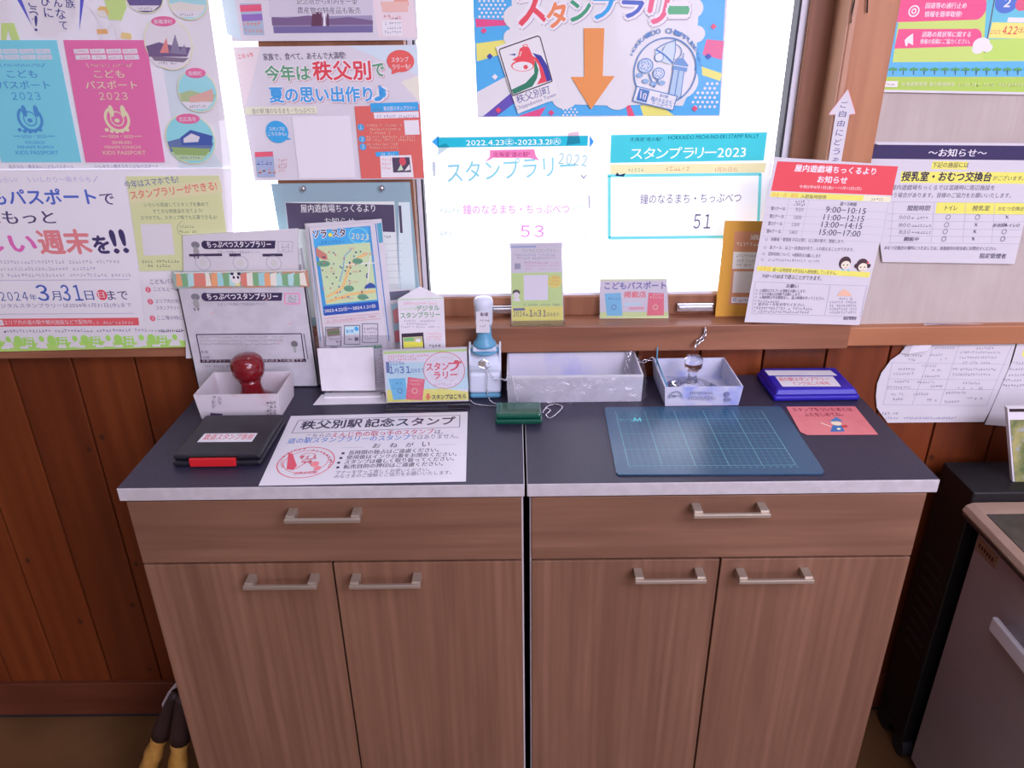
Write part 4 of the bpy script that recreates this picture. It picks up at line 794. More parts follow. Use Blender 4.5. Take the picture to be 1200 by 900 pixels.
old = n.b.inputs['Base Color'].links[0].from_socket; n.l(n.mix(n.ramp(v.outputs['Fac'], [(.55, (0, 0, 0)), (.68, (.8,)*3)]), old, (.40, .46, .50)), n.b.inputs['Base Color'])
o_ = V((0, -.0009, 0))
m_ = MB(); m_.sheet([p+o_ for p in bq((1190, 575), (1270, 579), (1264, 491), (1183.5, 492))], .0008, (0, -1, 0)); m_.build('cover_picture', m, bk)
m_ = MB(); m_.sheet([p+o_ for p in bq((1183, 482.5), (1264, 481.5), (1264, 478.5), (1182.5, 479))], .0008, (0, -1, 0)); m_.build('title_band', 'brown', bk)

# ================================================================== on the sill
SZ = .9985
def acrylic_stand(name, label, quad, plane, nrm, foot, z0, paint, cat='sign'):
    """L-shaped clear stand with a printed card in it"""
    s = Sheet(name, label, cat, plane, nrm, quad, 'paper', th=.0006, gloss=True)
    paint(s); s.done()
    q = s.q; e = s.e1; n = s.n; b = MB(); m0 = (q[0]-e*.002); m1 = q[1]+e*.002
    b.sheet([m0+n*.0022, m1+n*.0022, q[2]+e*.002+n*.0022+s.e2*.002, q[3]-e*.002+n*.0022+s.e2*.002], .0008, n); b.build('clear_front', 'clear', s.o)
    if foot:
        f0, f1 = V((m0.x, m0.y, z0)), V((m1.x, m1.y, z0)); c = MB()
        c.hexa([f0+V((0, -foot, .0004)), f1+V((0, -foot, .0004)), f1+V((0, .004, .0004)), f0+V((0, .004, .0004))], [f0+V((0, -foot, .0024)), f1+V((0, -foot, .0024)), f1+V((0, .004, .0024)), f0+V((0, .004, .0024))]); c.build('foot', 'acr', s.o)
    return s
def paint(s):
    s.poly([(600, 376), (660, 375), (658, 319), (599, 320)], (190, 208, 148)); s.poly([(600, 376.5), (660, 375.5), (659.5, 359), (599.5, 360)], (236, 220, 120))
    s.rect(599, 288, 628, 290.5, (150, 160, 214)); s.text('デジタルスタンプラリー', 612, 296, 655, None, 4.6, (150, 170, 150), .01)
    for y, x0, x1 in ((300, 603, 653), (303.5, 606, 650), (309, 614, 640)): s.dash(x0, y, x1, 2.6, (140, 136, 170))
    s.rect(603, 308.5, 610, 315.5, (150, 146, 180))
    for y in (309, 312, 316): s.dash(615, y, 654, 2.4, (224, 150, 190))
    s.rect(614, 322, 642, 352, (224, 226, 238)); s.ell(650, 330, 8, 7.6, (240, 200, 110)); s.dash(644, 326, 656, 2.6, (220, 110, 90)); s.dash(644, 330, 656, 2.6, (220, 110, 90)); s.dash(645, 334, 655, 2.6, (220, 110, 90))
    s.ell(605, 343, 4.4, 3.6, (60, 56, 70)); s.ell(605, 346, 3.8, 3.6, (232, 226, 224)); s.poly([(601, 353), (610, 353), (608, 349), (603, 349)], (226, 226, 226))
    s.dash(614, 358, 655, 2.4, (90, 84, 110)); s.rect(601.5, 361, 615, 364, (84, 100, 160)); s.text('2024', 601.5, 371, 615, None, 6, (70, 76, 120), .01); s.text('年', 616, 371, 619, None, 3.6, (70, 76, 120)); s.text('1', 620, 371, 624.5, None, 8, (70, 76, 120), .02); s.text('月', 625, 371, 629, None, 5, (70, 76, 120)); s.text('31', 630, 371, 640, None, 8, (70, 76, 120), .02); s.text('日㊌まで', 641, 371, 655, None, 5, (100, 100, 110), .0)
a_ = hz(630, 377, SZ)
acrylic_stand('leaflet_stand', 'tall green and yellow stamp rally card in a clear stand on the sill', [(599.5, 377), (660.5, 376), (658.5, 284.5), (598, 285.5)], (0, a_.y, SZ), (0, -1, .10), .022, SZ, paint, 'sign stand')
def paint(s):
    s.poly([(703, 373), (783, 373), (783, 365.5), (703, 366)], (196, 214, 150)); s.poly([(703, 329.5), (781, 328.5), (781, 326.5), (703, 327)], (206, 216, 180))
    s.text('こどもパスポート', 708.5, 339, 780, 338.4, 8.4, (96, 92, 170), .03); s.text('掲載店', 731, 349, 757, 348.6, 7.4, (222, 110, 130), .03)
    s.poly([(711, 370), (729.5, 370), (727.5, 343), (708.5, 344)], (104, 176, 226)); s.poly([(758, 370), (778, 369.5), (778, 343.5), (760, 343)], (222, 96, 128))
    s.ring(719.5, 360, 3, 3.2, .8, (60, 100, 160), 16); s.ring(768, 360, 3, 3.2, .8, (240, 190, 180), 16); s.dash(713, 351, 726, 3, (60, 110, 170)); s.dash(762, 350, 775, 3, (244, 200, 190)); s.dash(763, 346, 775, 2, (244, 220, 214))
    s.line([(731, 356.5), (751, 356)], 3, (180, 206, 236)); s.line([(737, 361.5), (755, 361)], 3, (240, 150, 180))
a_ = hz(743, 373, SZ)
s = acrylic_stand('small_sign', 'small children passport shop sign standing on the sill', [(703, 373), (783.5, 372.6), (781.5, 326.5), (703, 327)], (0, a_.y, SZ), (0, -1, .12), 0, SZ, paint)
b = MB(); q = s.q; b.sheet([q[0]-s.n*.001, q[1]-s.n*.001, q[1]+V((0, .016, 0)), q[0]+V((0, .016, 0))], .001, (0, 0, 1)); b.build('card_foot', 'card', s.o)

# ================================================================== on the worktops
Z = H + .0003
# --- display box with rally forms, back left
DY = .343
ds = empty('form_box', (-.50, .36, H), 'tall white box of stamp rally forms with a colourful tape band, back left', 'box')
X0, X1 = -.610, -.384; ZB = hy(280, 326, DY).z
m = MB(); m.box(X0, X1, DY, DY+.002, Z, ZB); m.box(X0, X0+.002, DY, .3565, Z, ZB); m.box(X1-.002, X1, DY, .3565, Z, ZB+.05); m.box(X0, X1, .3545, .3565, Z, ZB+.02); m.box(X0, X1, DY, .3565, Z, Z+.002)
body = m.build('box_body', 'bigtray', ds)
s = Sheet('front_print', None, None, (0, DY-.0004, 0), WN, [(238, 455), (371, 453), (358, 330), (205, 333)], 'card', body=body)
def header(x0, x1, y, k=0):
    s.poly([(x0+24, y+6), (x1-26, y+5.4), (x1-25, y-4), (x0+22, y-3.4)], (58, 48, 84)); s.ell(x0+24, y+1, 5, 5, (58, 48, 84)); s.text('ちっぷべつスタンプラリー', x0+26, y+4, x1-30, y+3.6, 7, (232, 226, 238), .03)
    s.text('スタンプを集めて特産品をゲット!', x0+38, y+11.4, x1-44, y+11, 3.6, (130, 124, 150), 0)
    s.ell(x0+12, y+1, 5, 4, (120, 114, 134)); s.ell(x0+13, y+9, 3.4, 6, (150, 144, 160)); s.line([(x0+10, y+14), (x0+12, y+17)], 1.6, (100, 94, 114)); s.line([(x0+16, y+14), (x0+15, y+17)], 1.6, (100, 94, 114))
    s.frame(x1-22, y-3, x1-5, y+9, 1.6 if k else .5, (236, 140, 190) if k else (150, 144, 170)); s.dash(x1-18, y+1.5, x1-9, 2.4, (120, 110, 140)); s.dash(x1-18, y+4.6, x1-9, 2.4, (120, 110, 140)); s.dash(x1-17, y+7.6, x1-10, 2.2, (120, 110, 140))
header(217, 356, 347, 1)
s.line([(230, 392), (353, 391), (357, 421)], 1.2, (50, 42, 70)); s.line([(230, 392), (236, 422)], 1.2, (50, 42, 70)); s.line([(356, 391), (361, 421)], .8, (50, 42, 70))
for y in (396, 400, 404): s.dash(234, y, 330, 2.4, (150, 144, 164))
s.text('氏名', 236, 414, 244, None, 3.4, GR); s.text('住所', 238, 420.5, 246, None, 3.4, GR); s.poly([(235, 425), (359, 424), (358.5, 420.5), (234.5, 421.5)], (62, 36, 66)); s.text('スタンプラリーの実施期間は令和6年3月までの設置です。', 237, 424.4, 357, 423.4, 2.8, (226, 200, 220), .0); s.dash(240, 430, 300, 2.4, GR)
s.ell(345, 403, 4, 3.6, (110, 104, 120)); s.line([(345, 406), (346, 413)], 3, (160, 154, 170))
for x, y in ((311, 352), (338, 380), (325, 402), (268, 340), (247, 368)): s.line([(x, y), (x+5, y-3)], .6, (224, 150, 170))
s.P[2][:] = s.P[2]; s.done('printed_pattern', 'lettering')
b = MB(); m2 = noisy('printed_washi_tape', (.60, .32, .20), (.35, .50, .42), 26, .35, lo=.46, hi=.54)
za, zb_ = hy(280, 337, DY).z, hy(280, 317.5, DY).z
b.box(X0-.004, X1+.008, DY-.0012, DY, za, zb_); tape = b.build('tape_band', m2, ds)
s = Sheet('x', None, None, (0, DY-.0014, 0), WN, [(205, 337), (358, 333), (358, 316), (203, 319)], body=tape)
random.seed(3)
for i in range(22):
    x = 207+i*6.9; c = random.choice([(150, 190, 214), (226, 150, 120), (236, 214, 150), (120, 160, 130), (222, 206, 214), (206, 120, 120), (170, 200, 220)])
    s.poly([(x, 336-i*.1), (x+random.uniform(5, 9), 335), (x+random.uniform(3, 8), 319), (x-1, 322-random.uniform(0, 3))], c)
s.ell(276, 326, 6, 6.5, (236, 226, 226)); s.ell(272, 320.6, 2, 2, DK, 12); s.ell(280, 320.6, 2, 2, DK, 12); s.ell(274, 325, 1.4, 1.8, DK, 12); s.ell(279, 325, 1.4, 1.8, DK, 12); s.line([(204, 320), (358, 317)], 1.2, (214, 206, 222)); s.done()
IY = .348
fm = Sheet('rally_form', 'loose white stamp rally form sticking up out of the tall box', 'paper sheet', (0, IY, 0), (0, -1, .0), [(218, 420), (352, 418), (349, 268), (214, 276)], 'paper', th=.004)
s = fm; header(217, 348, 286)
for i, x in enumerate((236, 280, 319)): s.rect((222, 269, 308)[i], 297, (260, 282, 331)[i], 300.6, (62, 52, 84)); s.ring(x+2, 308, 9, 8.6, .5, (150, 144, 170)); s.ell(x+2, 308, 4, 4, (196, 190, 206))
s.done()
# --- carton with the maroon stamp
XA, XB = -.556, -.420; YA, YB = .217, .305; ZT = .938
def tray(name, label, x0, x1, y0, y1, zt, m_out, m_in, fl=.004, t=.0022, group=None):
    e = empty(name, ((x0+x1)/2, (y0+y1)/2, H), label, 'box')
    b = MB(); Z0 = Z
    o0 = [(x0, y0), (x1, y0), (x1, y1), (x0, y1)]; o1 = [(x0-fl, y0-fl), (x1+fl, y0-fl), (x1+fl, y1+fl), (x0-fl, y1+fl)]
    names = ('front_panel', 'side_panel', 'back_panel', 'side_panel')
    def pt(p, z): return V((p[0], p[1], z))
    b.hexa([pt(p, Z0) for p in o0], [pt(p, Z0+t) for p in o0]); b.build('base', m_in, e)
    for i in range(4):
        j = (i+1) % 4; b = MB(); cx, cy = (x0+x1)/2, (y0+y1)/2
        def inn(p): return (p[0]+(t if p[0] < cx else -t), p[1]+(t if p[1] < cy else -t))
        b.hexa([pt(o0[i], Z0), pt(o0[j], Z0), pt(inn(o0[j]), Z0), pt(inn(o0[i]), Z0)], [pt(o1[i], zt), pt(o1[j], zt), pt(inn(o1[j]), zt), pt(inn(o1[i]), zt)])
        b.cur = 0; ob = b.build(names[i], [m_out, m_in], e); ob.data.polygons[4].material_index = 1
    return e
bx = tray('stamp_carton', 'ink-stained white carton holding the maroon stamp', XA, XB, YA, YB, ZT, 'pinkbox', 'pinkbox')
s = Sheet('x', None, None, (0, YA-.0048, 0), WN, [(238, 491), (326, 491), (326, 461), (229, 461)], body=bx)
s.lay = .0009
for i, ch in enumerate('アヒナ'): s.text(ch, 250-i*.3, 468+i*5, 254, None, 4, (130, 110, 140))
for i, ch in enumerate('ハラ'): s.text(ch, 256, 469+i*5, 260, None, 4, (130, 110, 140))
s.poly([(246, 488), (261, 487.4), (261, 484.6), (247, 483.6)], (70, 50, 90))
for c_ in range(2):
    for i in range(4): s.dash(313+c_*5, 473+i*4.4, 317+c_*5, 3.2, (90, 64, 90))
s.done('ink_marks', 'lettering')
b = MB(); zz = hy(310, 455, .24).z
st = empty('stamp', (-.478, .262, H), 'maroon round-knobbed stamp standing in the carton at the left', 'stamp')
sx, sy = hz(303, 469, Z+.003).x-.002, .264; s0 = Z+.0022; SS = 1.12
st.location = V((sx, sy, s0)); ORG[st.name] = V((sx, sy, s0))
m = MB(); m.lathe((sx, sy, s0), [(r_*(1 if r_ > .029 else SS), z_*SS) for r_, z_ in [(.040, 0), (.041, .006), (.040, .011), (.030, .0165), (.019, .022), (.0165, .030), (.0155, .040), (.0175, .046)]], 40); m.build('flared_base', 'redlac', st, True)
m = MB(); m.lathe((sx, sy, s0), [(r_*(1 if r_ > .029 else SS), z_*SS) for r_, z_ in [(.0150, .046), (.021, .050), (.0245, .058), (.0255, .066), (.0250, .074), (.022, .081), (.016, .0855), (.008, .0875), (.0005, .088)]], 40); m.build('knob', 'redlac', st, True)
# --- black ink pad with red catch
a, b_, c_ = hz(202, 548), hz(306, 547), hz(335, 491, .905)
ip = empty('ink_pad', ((a.x+b_.x)/2, .13, H), 'black ink pad case with red catch and small paper label', 'ink pad')
x0, x1, y0, y1 = -.541, -.405, .058, .198
box('base', x0, x1, y0, y1, Z, Z+.009, 'blackpl', ip, .004, 3); lid = box('lid', x0+.001, x1-.001, y0+.004, y1, Z+.0095, Z+.018, 'blackpl', ip, .004, 3)
p0, p1 = hy(223, 543, y0), hy(277, 543, y0); m = MB(); m.box(p0.x, p1.x, y0-.004, y0+.004, Z+.002, Z+.016); m.build('catch', 'redpl', ip, bevel=.0015, label='red catch')
p0, p1 = hy(221, 536, y0), hy(279, 536, y0); m = MB(); m.box(p0.x, p1.x, y0+.0005, y0+.005, Z+.016, Z+.0183); m.build('catch_recess', 'black', ip)
s = Sheet('paper_label', None, None, (0, 0, Z+.0183), CN, [(231, 518), (295, 517.5), (302, 507.5), (240, 508)], 'card', th=.0002, parent=ip)
s.text('鉄道スタンプ専用', 237, 515.6, 294, 515.2, 7, (196, 90, 110), .02); s.done()
# --- laminated notice
s = Sheet('laminated_notice', 'laminated notice about the commemorative stamp lying on the left worktop', 'notice', (0, 0, Z+.0006), CN, [(303, 569), (546, 564), (548, 482.5), (341, 487.5)], 'laminate', th=.0006, gloss=True)
BK = (44, 36, 66)
s.line([(342, 507.5), (538.5, 500.5), (539, 486.5), (350, 492.5), (342, 507.5)], 1.0, (90, 84, 120))
s.text('秩父別駅', 351, 503.5, 423, 500.5, 9.5, BK, .03); s.text('記念スタンプ', 427, 500.6, 533, 497.5, 9.5, BK, .03)
s.text('こちらの', 358, 513.5, 387, 512.3, 4.8, (90, 80, 120), .0); s.text('えんじ色の取っ手のスタンプ', 388, 512.7, 508, 508.4, 6, (176, 60, 100), .02); s.text('は、', 509, 508.5, 519, None, 5, (70, 60, 100))
s.text('道の駅スタンプラリーのスタンプ', 336, 520, 480, 515.5, 6.2, (70, 110, 196), .02); s.text('ではありません。', 481, 515.2, 537, 513.4, 5.4, (100, 90, 130), .0)
for ch, x in (('お', 436), ('ね', 456), ('が', 475), ('い', 494)): s.text(ch, x, 525-(x-436)*.03, x+9, None, 5.4, BK, .01)
s.line([(401, 524.8), (426, 524)], .5, (130, 124, 150)); s.line([(511, 521.4), (534, 520.6)], .5, (130, 124, 150))
for t, x0, x1, y in (('長時間の独占はご遠慮ください。', 408, 514, 532.5), ('使用後はインクの蓋をお閉めください。', 405.5, 535, 538), ('スタンプは優しく取り扱ってください。', 403, 532, 543.5), ('転売目的の押印はご遠慮ください。', 402, 519, 549)):
    s.ell(x0-6, y-1.2, 2, 1.3, BK, 14); s.text(t, x0, y+.6, x1, y-(x1-x0)*.028, 5, BK, .015)
s.text('マナーを守って楽しくお使いください。', 393, 556, 503, 552.4, 4.4, (90, 84, 116), .0); s.text('みなさまのご理解とご協力をお願いいたします。', 391, 560.6, 529, 555.8, 4.4, (90, 84, 116), .0)
rs = (206, 74, 104); s.ring(358.5, 541.5, 33, 17.5, 1.2, rs, 50); s.ring(358.5, 541, 26, 12.8, .8, rs, 40)
for i in range(22):
    a_ = R(200-i*10.5); x, y = 358.5+29.2*cos(a_), 541.5-15*sin(a_); s.dash(x-2, y+1.3, x+2, 2.7, rs)
s.text('JR秩父別駅', 344, 556.8, 371, 555.8, 3.6, rs, .01)
s.poly([(336, 550), (344, 551), (348, 546), (343, 532), (338, 531)], rs); s.ring(361, 535, 9, 4, .9, rs, 24); s.dash(350, 538, 372, 4, rs); s.dash(352, 544, 366, 4, rs); s.ell(369, 544, 5, 3, (220, 120, 140)); s.ell(372, 549, 4, 2.6, (220, 120, 140)); s.line([(346, 550), (366, 538)], 1, rs); s.done()
# --- map leaflets in a rack
LP = (-.29, .322, H); LN = V((0, -1, .10)).normalized()
rk = empty('leaflet_rack', (-.29, .33, H), 'clear rack holding the long map leaflets, by the white form box', 'rack')
def lean(x, z, y0=.322, n=LN): return V((x, y0 + (z-H)*(-n.z/n.y)*1.0, z))
xl, xr = -.372, -.238
m = MB(); m.sheet([lean(xl, Z, .3105), lean(xr, Z, .3105), lean(xr, 1.0, .3105), lean(xl, 1.0, .3105)], .0015, LN); m.sheet([lean(xl, Z, .327), lean(xr, Z, .327), lean(xr, 1.14, .327), lean(xl, 1.14, .327)], .0015, LN)
m.sheet([lean(xl, Z, .3105), lean(xr, Z, .3105), lean(xr, Z, .328), lean(xl, Z, .328)], .001, (0, 0, 1)); m.build('holder', 'clear', rk)
def leaflet(label, y0, quad, th, m='paper'):
    return Sheet('leaflet', label, 'leaflet', (0, y0, H), LN, quad, m, th=th, group='leaflets in the rack', clampz=True)
s = leaflet('leaflet peeking out behind the map leaflets, blue corner at its top right', .3222, [(382, 472), (470, 468), (447, 256.5), (357, 262)], .0012)
s.poly([(440, 262), (447, 261), (449, 284), (442, 285)], (84, 150, 190)); s.dash(359, 266, 366, 3, (110, 130, 150)); s.done()
s = leaflet('second leaflet of the rack, showing a thin blue rim behind the front map', .3186, [(384, 473), (463, 469), (441, 257.5), (359, 263)], .0014)
s.line([(440, 262), (456, 400)], 1.2, (60, 110, 190)); s.line([(362, 266), (376, 400)], 1.0, (90, 140, 190)); s.done()
s = leaflet('long map leaflet with blue banners and a green area map, front of the rack', .3135, [(391, 474), (461, 470), (437, 260), (362, 266)], .0030)
s.poly([(379, 369), (444.5, 362.5), (434, 264.5), (366, 270.5)], (70, 140, 210)); s.poly([(382, 357), (442, 351), (433.5, 284), (372, 288.5)], (186, 198, 172))
s.poly([(368, 289), (433, 284), (431, 266), (366, 271.5)], (74, 158, 228)); s.poly([(380, 370), (444.5, 363.5), (443, 353), (379, 359)], (46, 76, 170))
s.otext('ソラ', 367.5, 279, 383, 278.5, 9, (46, 40, 70), (232, 234, 246), .03, .08); s.poly([(384.6, 274), (387, 272.5), (389.4, 274), (388.8, 277.4), (385.4, 277.4)], (240, 216, 90)); s.otext('スタ', 390, 277.6, 405, 277, 9, (46, 40, 70), (232, 234, 246), .03, .08); s.text('スタンプラリー', 376, 286.6, 404, 285.6, 5, (54, 96, 180), .01)
s.ring(420, 276, 11.5, 9.5, 1.4, (120, 190, 226)); s.text('2023', 412, 280, 432, 281.5, 7, (232, 228, 190), .02)
s.poly([(370, 290), (377, 294), (383, 298), (384, 304), (378, 304), (371, 300)], (190, 120, 120))
for pts, w in (([(383, 348), (394, 342), (402, 336), (406, 324), (410, 312), (418, 303), (430, 297)], 3.0), ([(382, 354), (396, 350), (410, 345), (424, 343), (440, 341)], 3.0)): s.line(pts, w, (216, 176, 130))
for pts in ([(398, 330), (402, 316), (404, 300), (412, 292)], [(404, 310), (440, 308)], [(434, 300), (430, 340)]): s.line(pts, 1.2, (120, 160, 206) if pts[0][0] == 398 else (226, 224, 230))
random.seed(5)
for x, y in ((379, 309), (419, 306), (409, 338), (425, 348)): s.ell(x, y, 8 if x < 400 else 6, 3.6, (100, 144, 130)); s.dash(x-4, y+1, x+4, 2, (60, 90, 80))
for i in range(46):
    x, y = random.uniform(378, 432), random.uniform(294, 350)
    s.ell(x, y, .9, 1, random.choice([(50, 60, 120), (60, 100, 180), (50, 60, 110), (200, 90, 120)]), 8)
for x, y in ((385, 305), (387, 319), (416, 319), (414, 331), (412, 292), (431, 298), (408, 350)): s.dash(x-5, y, x+6, 2.4, (216, 120, 150))
s.poly([(427, 338), (441, 337), (439, 333), (434, 331), (429, 334)], (60, 80, 160)); s.text('2023.4.22㊏〜2024.1.21㊐', 381, 366.5, 441, 360.6, 4.8, (226, 228, 244), .02)
s.line([(380, 379), (446, 373)], .5, (210, 150, 170)); s.line([(380, 373), (445, 367)], .5, (210, 150, 170)); s.dash(383, 377.4, 442, 2.4, (200, 110, 130), 371.5)
for x0, y0, c in ((382, 405, 0), (404, 403, 1), (425, 401, 2)): s.frame(x0, y0-22, x0+18, y0, .6, (70, 74, 110))
s.poly([(384, 394), (399, 392.6), (398, 383.5), (383, 385)], (120, 104, 110)); s.poly([(385, 391), (398, 390), (398, 387), (384, 389)], (90, 110, 80)); s.dash(386, 398, 397, 2.4); s.dash(394, 403, 400, 4, DK); s.poly([(405, 392), (421, 390.6), (420, 381.6), (404, 383)], (180, 206, 236)); s.text('道の駅', 406, 390, 415, 389.4, 4, (50, 110, 200), .02); s.ell(418, 385, 2.6, 2.6, (70, 150, 220)); s.dash(408, 398, 413, 3, DK); s.rect(416, 395, 420, 399, (90, 86, 120)); s.dash(427, 386, 441, 2.6, DK); s.dash(427, 390, 441, 2, GR)
for y in (394, 397): s.dash(428, y, 442, 2, GR)
s.ring(392, 411, 6, 5, .8, DK, 20, 0, 180); s.poly([(402, 411), (448, 407), (447.5, 403.6), (401.5, 407.4)], (80, 120, 116)); s.dash(404, 410, 446, 2.2, (200, 216, 214), 406)
for y in range(410, 446, 5): s.line([(444, y), (459, y-1)], .5, (150, 146, 170)); s.dash(446, y+3, 457, 2.2, (70, 64, 100))
s.done()
# sheet painted with a reflection in clear plastic, right of the rack
s = Sheet('reflection_sheet', 'narrow sheet painted with a blue and red reflection in clear plastic, between map leaflets and tent card', 'flyer', (0, .3325, H), (0, -1, .05), [(463, 440), (492, 438), (484, 338), (453, 340)], 'paper', clampz=True)
s.poly([(457, 352), (481, 350), (480, 340), (455, 342)], (96, 94, 124)); s.poly([(460, 404), (487, 402), (482, 354), (457, 356)], (156, 176, 210)); s.poly([(462, 380), (470, 376), (468, 360), (460, 364)], (206, 130, 150)); s.poly([(463, 402), (472, 400), (470, 386), (462, 388)], (196, 110, 130)); s.done()
# --- folded white card
e = hz(367, 474); q0 = (hz(367, 475), hz(454, 473), hz(450, 461.5), hz(377, 463))
cc = empty('folded_card', ((q0[0].x+q0[1].x)/2, .29, H), 'blank white folded card stand in front of the map leaflets', 'card')
m = MB(); m.hexa([p+V((0, 0, .0004)) for p in q0], [p+V((0, 0, .0014)) for p in q0]); m.build('card_foot', 'card', cc)
yb = (q0[2].y+q0[3].y)/2-.010; nn = V((0, -1, .16)).normalized()
q1 = [hitp(x, y, V((0, yb, Z)), nn) for x, y in ((377, 458), (440, 457.5), (437.5, 407), (371.5, 408.5))]
m = MB(); m.sheet(q1, .0012, nn); m.build('card_back', 'card', cc)
q2 = [hz(380, 467, Z+.0012), hz(446, 465.5, Z+.0012), hz(446, 461, Z+.0012), hz(381, 462, Z+.0012)]; m = MB(); m.hexa(q2, [p+V((0, 0, .003)) for p in q2]); m.build('card_slot', 'card', cc)
# --- acrylic sign: stamp here
def paint(s):
    s.poly([(454, 471), (549, 468.5), (546.5, 408.5), (449, 412)], (224, 220, 236)); s.poly([(449.5, 415), (547, 411.5), (546.8, 408.8), (449.3, 412)], (180, 206, 140))
    s.dash(452, 419.2, 502, 2.8, (222, 110, 130), 417.6); s.dash(452, 422.6, 488, 2.8, (222, 110, 130), 421.4)
    s.poly([(453, 458), (549, 456), (547.5, 430), (508, 424), (452, 425)], (184, 208, 240)); s.poly([(454, 471.3), (549, 468.6), (548.5, 459), (520, 455.5), (453.4, 457)], (240, 222, 110))
    s.ell(520.5, 434, 24, 21.4, (236, 222, 236)); s.ring(520.5, 434, 24.4, 21.8, .8, (206, 90, 100)); s.ring(520.5, 434, 17.5, 15, .5, (200, 190, 206)); s.dash(510, 420, 531, 3, (200, 186, 206)); s.dash(508, 452, 534, 3, (200, 150, 170)); s.dash(510, 446.5, 530, 2.6, (180, 176, 196))
    s.text('スタン', 500, 434.5, 526, 433.5, 9, (212, 70, 96), .03); s.text('プ', 526, 434.5, 541, 434, 11, (212, 70, 96), .03); s.text('ラリー', 509, 444, 536, 443, 8, (212, 70, 96), .03); s.poly([(531, 426), (538, 425.6), (536.6, 422), (533, 422)], (212, 70, 96))
    s.rect(453, 424, 456, 437, (90, 110, 170)); s.text('2024', 457, 428.5, 470, 428, 5.6, (84, 110, 180), .01); s.text('年', 470.5, 428, 474, None, 4, (84, 110, 180)); s.text('1', 457, 437.6, 461, None, 8, (64, 96, 180), .03); s.text('月', 462, 437.4, 467.4, None, 5.6, (64, 96, 180), .01); s.text('31', 469, 437.4, 481, 437, 8, (64, 96, 180), .03); s.text('日㊌まで', 482, 437, 497, 436.4, 5.4, (84, 110, 180), .01)
    s.poly([(461, 468.6), (477.5, 467.8), (475, 443), (455.5, 444)], (96, 174, 226)); s.poly([(475.5, 468), (495, 469), (498, 444.5), (478, 441.8)], (222, 88, 118)); s.ring(468.5, 458, 3.2, 3, .8, (50, 90, 150), 16); s.ring(486, 458, 3.4, 3.2, .8, (240, 190, 180), 16); s.dash(461, 450, 473, 2.6, (60, 110, 180)); s.dash(481, 446.5, 494, 2, (244, 220, 224)); s.dash(481, 451, 493, 2.4, (244, 190, 180))
    s.poly([(498, 464.5), (500, 464.5), (500, 461), (503.4, 461), (503.4, 464.4), (505.4, 464.4), (501.6, 469)], (224, 110, 80)); s.text('スタンプはこちら', 506.5, 468, 546, 466.8, 5.4, (44, 36, 50), .04)
ay = hz(500, 480).y
acrylic_stand('sign_stand', 'clear stand with a yellow and blue stamp rally card, before the tent card', [(453, 472), (549, 470), (547, 406.5), (448, 410)], (0, ay+.012, Z+.004), (0, -1, .12), .016, H, paint, 'sign stand')
# --- tent card with phone picture
ty = .296; n1 = V((0, -1, .05)).normalized()
s = Sheet('tent_card', 'white three-sided tent card with a phone picture, behind the clear sign stand', 'sign', (0, ty, Z), n1, [(472, 461), (524, 459), (520, 348.5), (466, 350.5)], 'card', th=.0008)
t0, t1 = s.q[3], s.q[2]; ap = hitp(492, 335.5, V((0, ty+.035, 0)), V((0, 1, 0))); ap2 = V((ap.x, ap.y, Z)); q = s.q
m = MB(); m.add([q[0], q[3], ap, ap2, q[1], q[2]], [(0, 1, 2, 3), (3, 2, 5, 4)]); m.build('side_panel', 'card', s.o)
m = MB(); m.add([t0, t1, ap, t0-V((0, 0, .001)), t1-V((0, 0, .001)), ap-V((0, 0, .001))], [(0, 1, 2), (5, 4, 3), (0, 3, 4, 1), (1, 4, 5, 2), (2, 5, 3, 0)]); m.build('top_panel', 'card', s.o)
s.poly([(465.5, 351.5), (520, 349.7), (520, 348.9), (465.6, 350.6)], (150, 190, 130)); s.dash(471, 356.6, 512, 2.6, (214, 130, 140)); s.dash(469, 363.4, 486, 4, (170, 190, 170)); s.text('デジタル', 488.5, 364.5, 515, 363.6, 6.4, (110, 146, 120), .03); s.text('スタンプラリー', 469.5, 373, 516, 371.6, 6.6, (110, 146, 120), .03)
for y, x0, x1 in ((377, 472, 510), (380.6, 477, 503), (384, 470, 516)): s.dash(x0, y, x1, 2.2, (110, 106, 150))
s.poly([(471.5, 414), (498, 413), (496, 389.6), (470.5, 391)], (56, 46, 66)); s.poly([(473, 413), (496.4, 412.4), (495, 394), (472, 395.4)], (180, 170, 150)); s.poly([(473.5, 407), (496, 406), (495.4, 400), (473, 401)], (236, 214, 90)); s.poly([(473.6, 399.6), (485, 399), (484.6, 395.6), (473.2, 396.4)], (110, 170, 110)); s.ell(490, 399, 3, 2, (220, 226, 236))
for y in (392, 395.6, 399): s.dash(500, y, 517, 2.2, (222, 130, 140))
s.dash(503, 407, 516, 3.4, (60, 54, 80)); s.done()
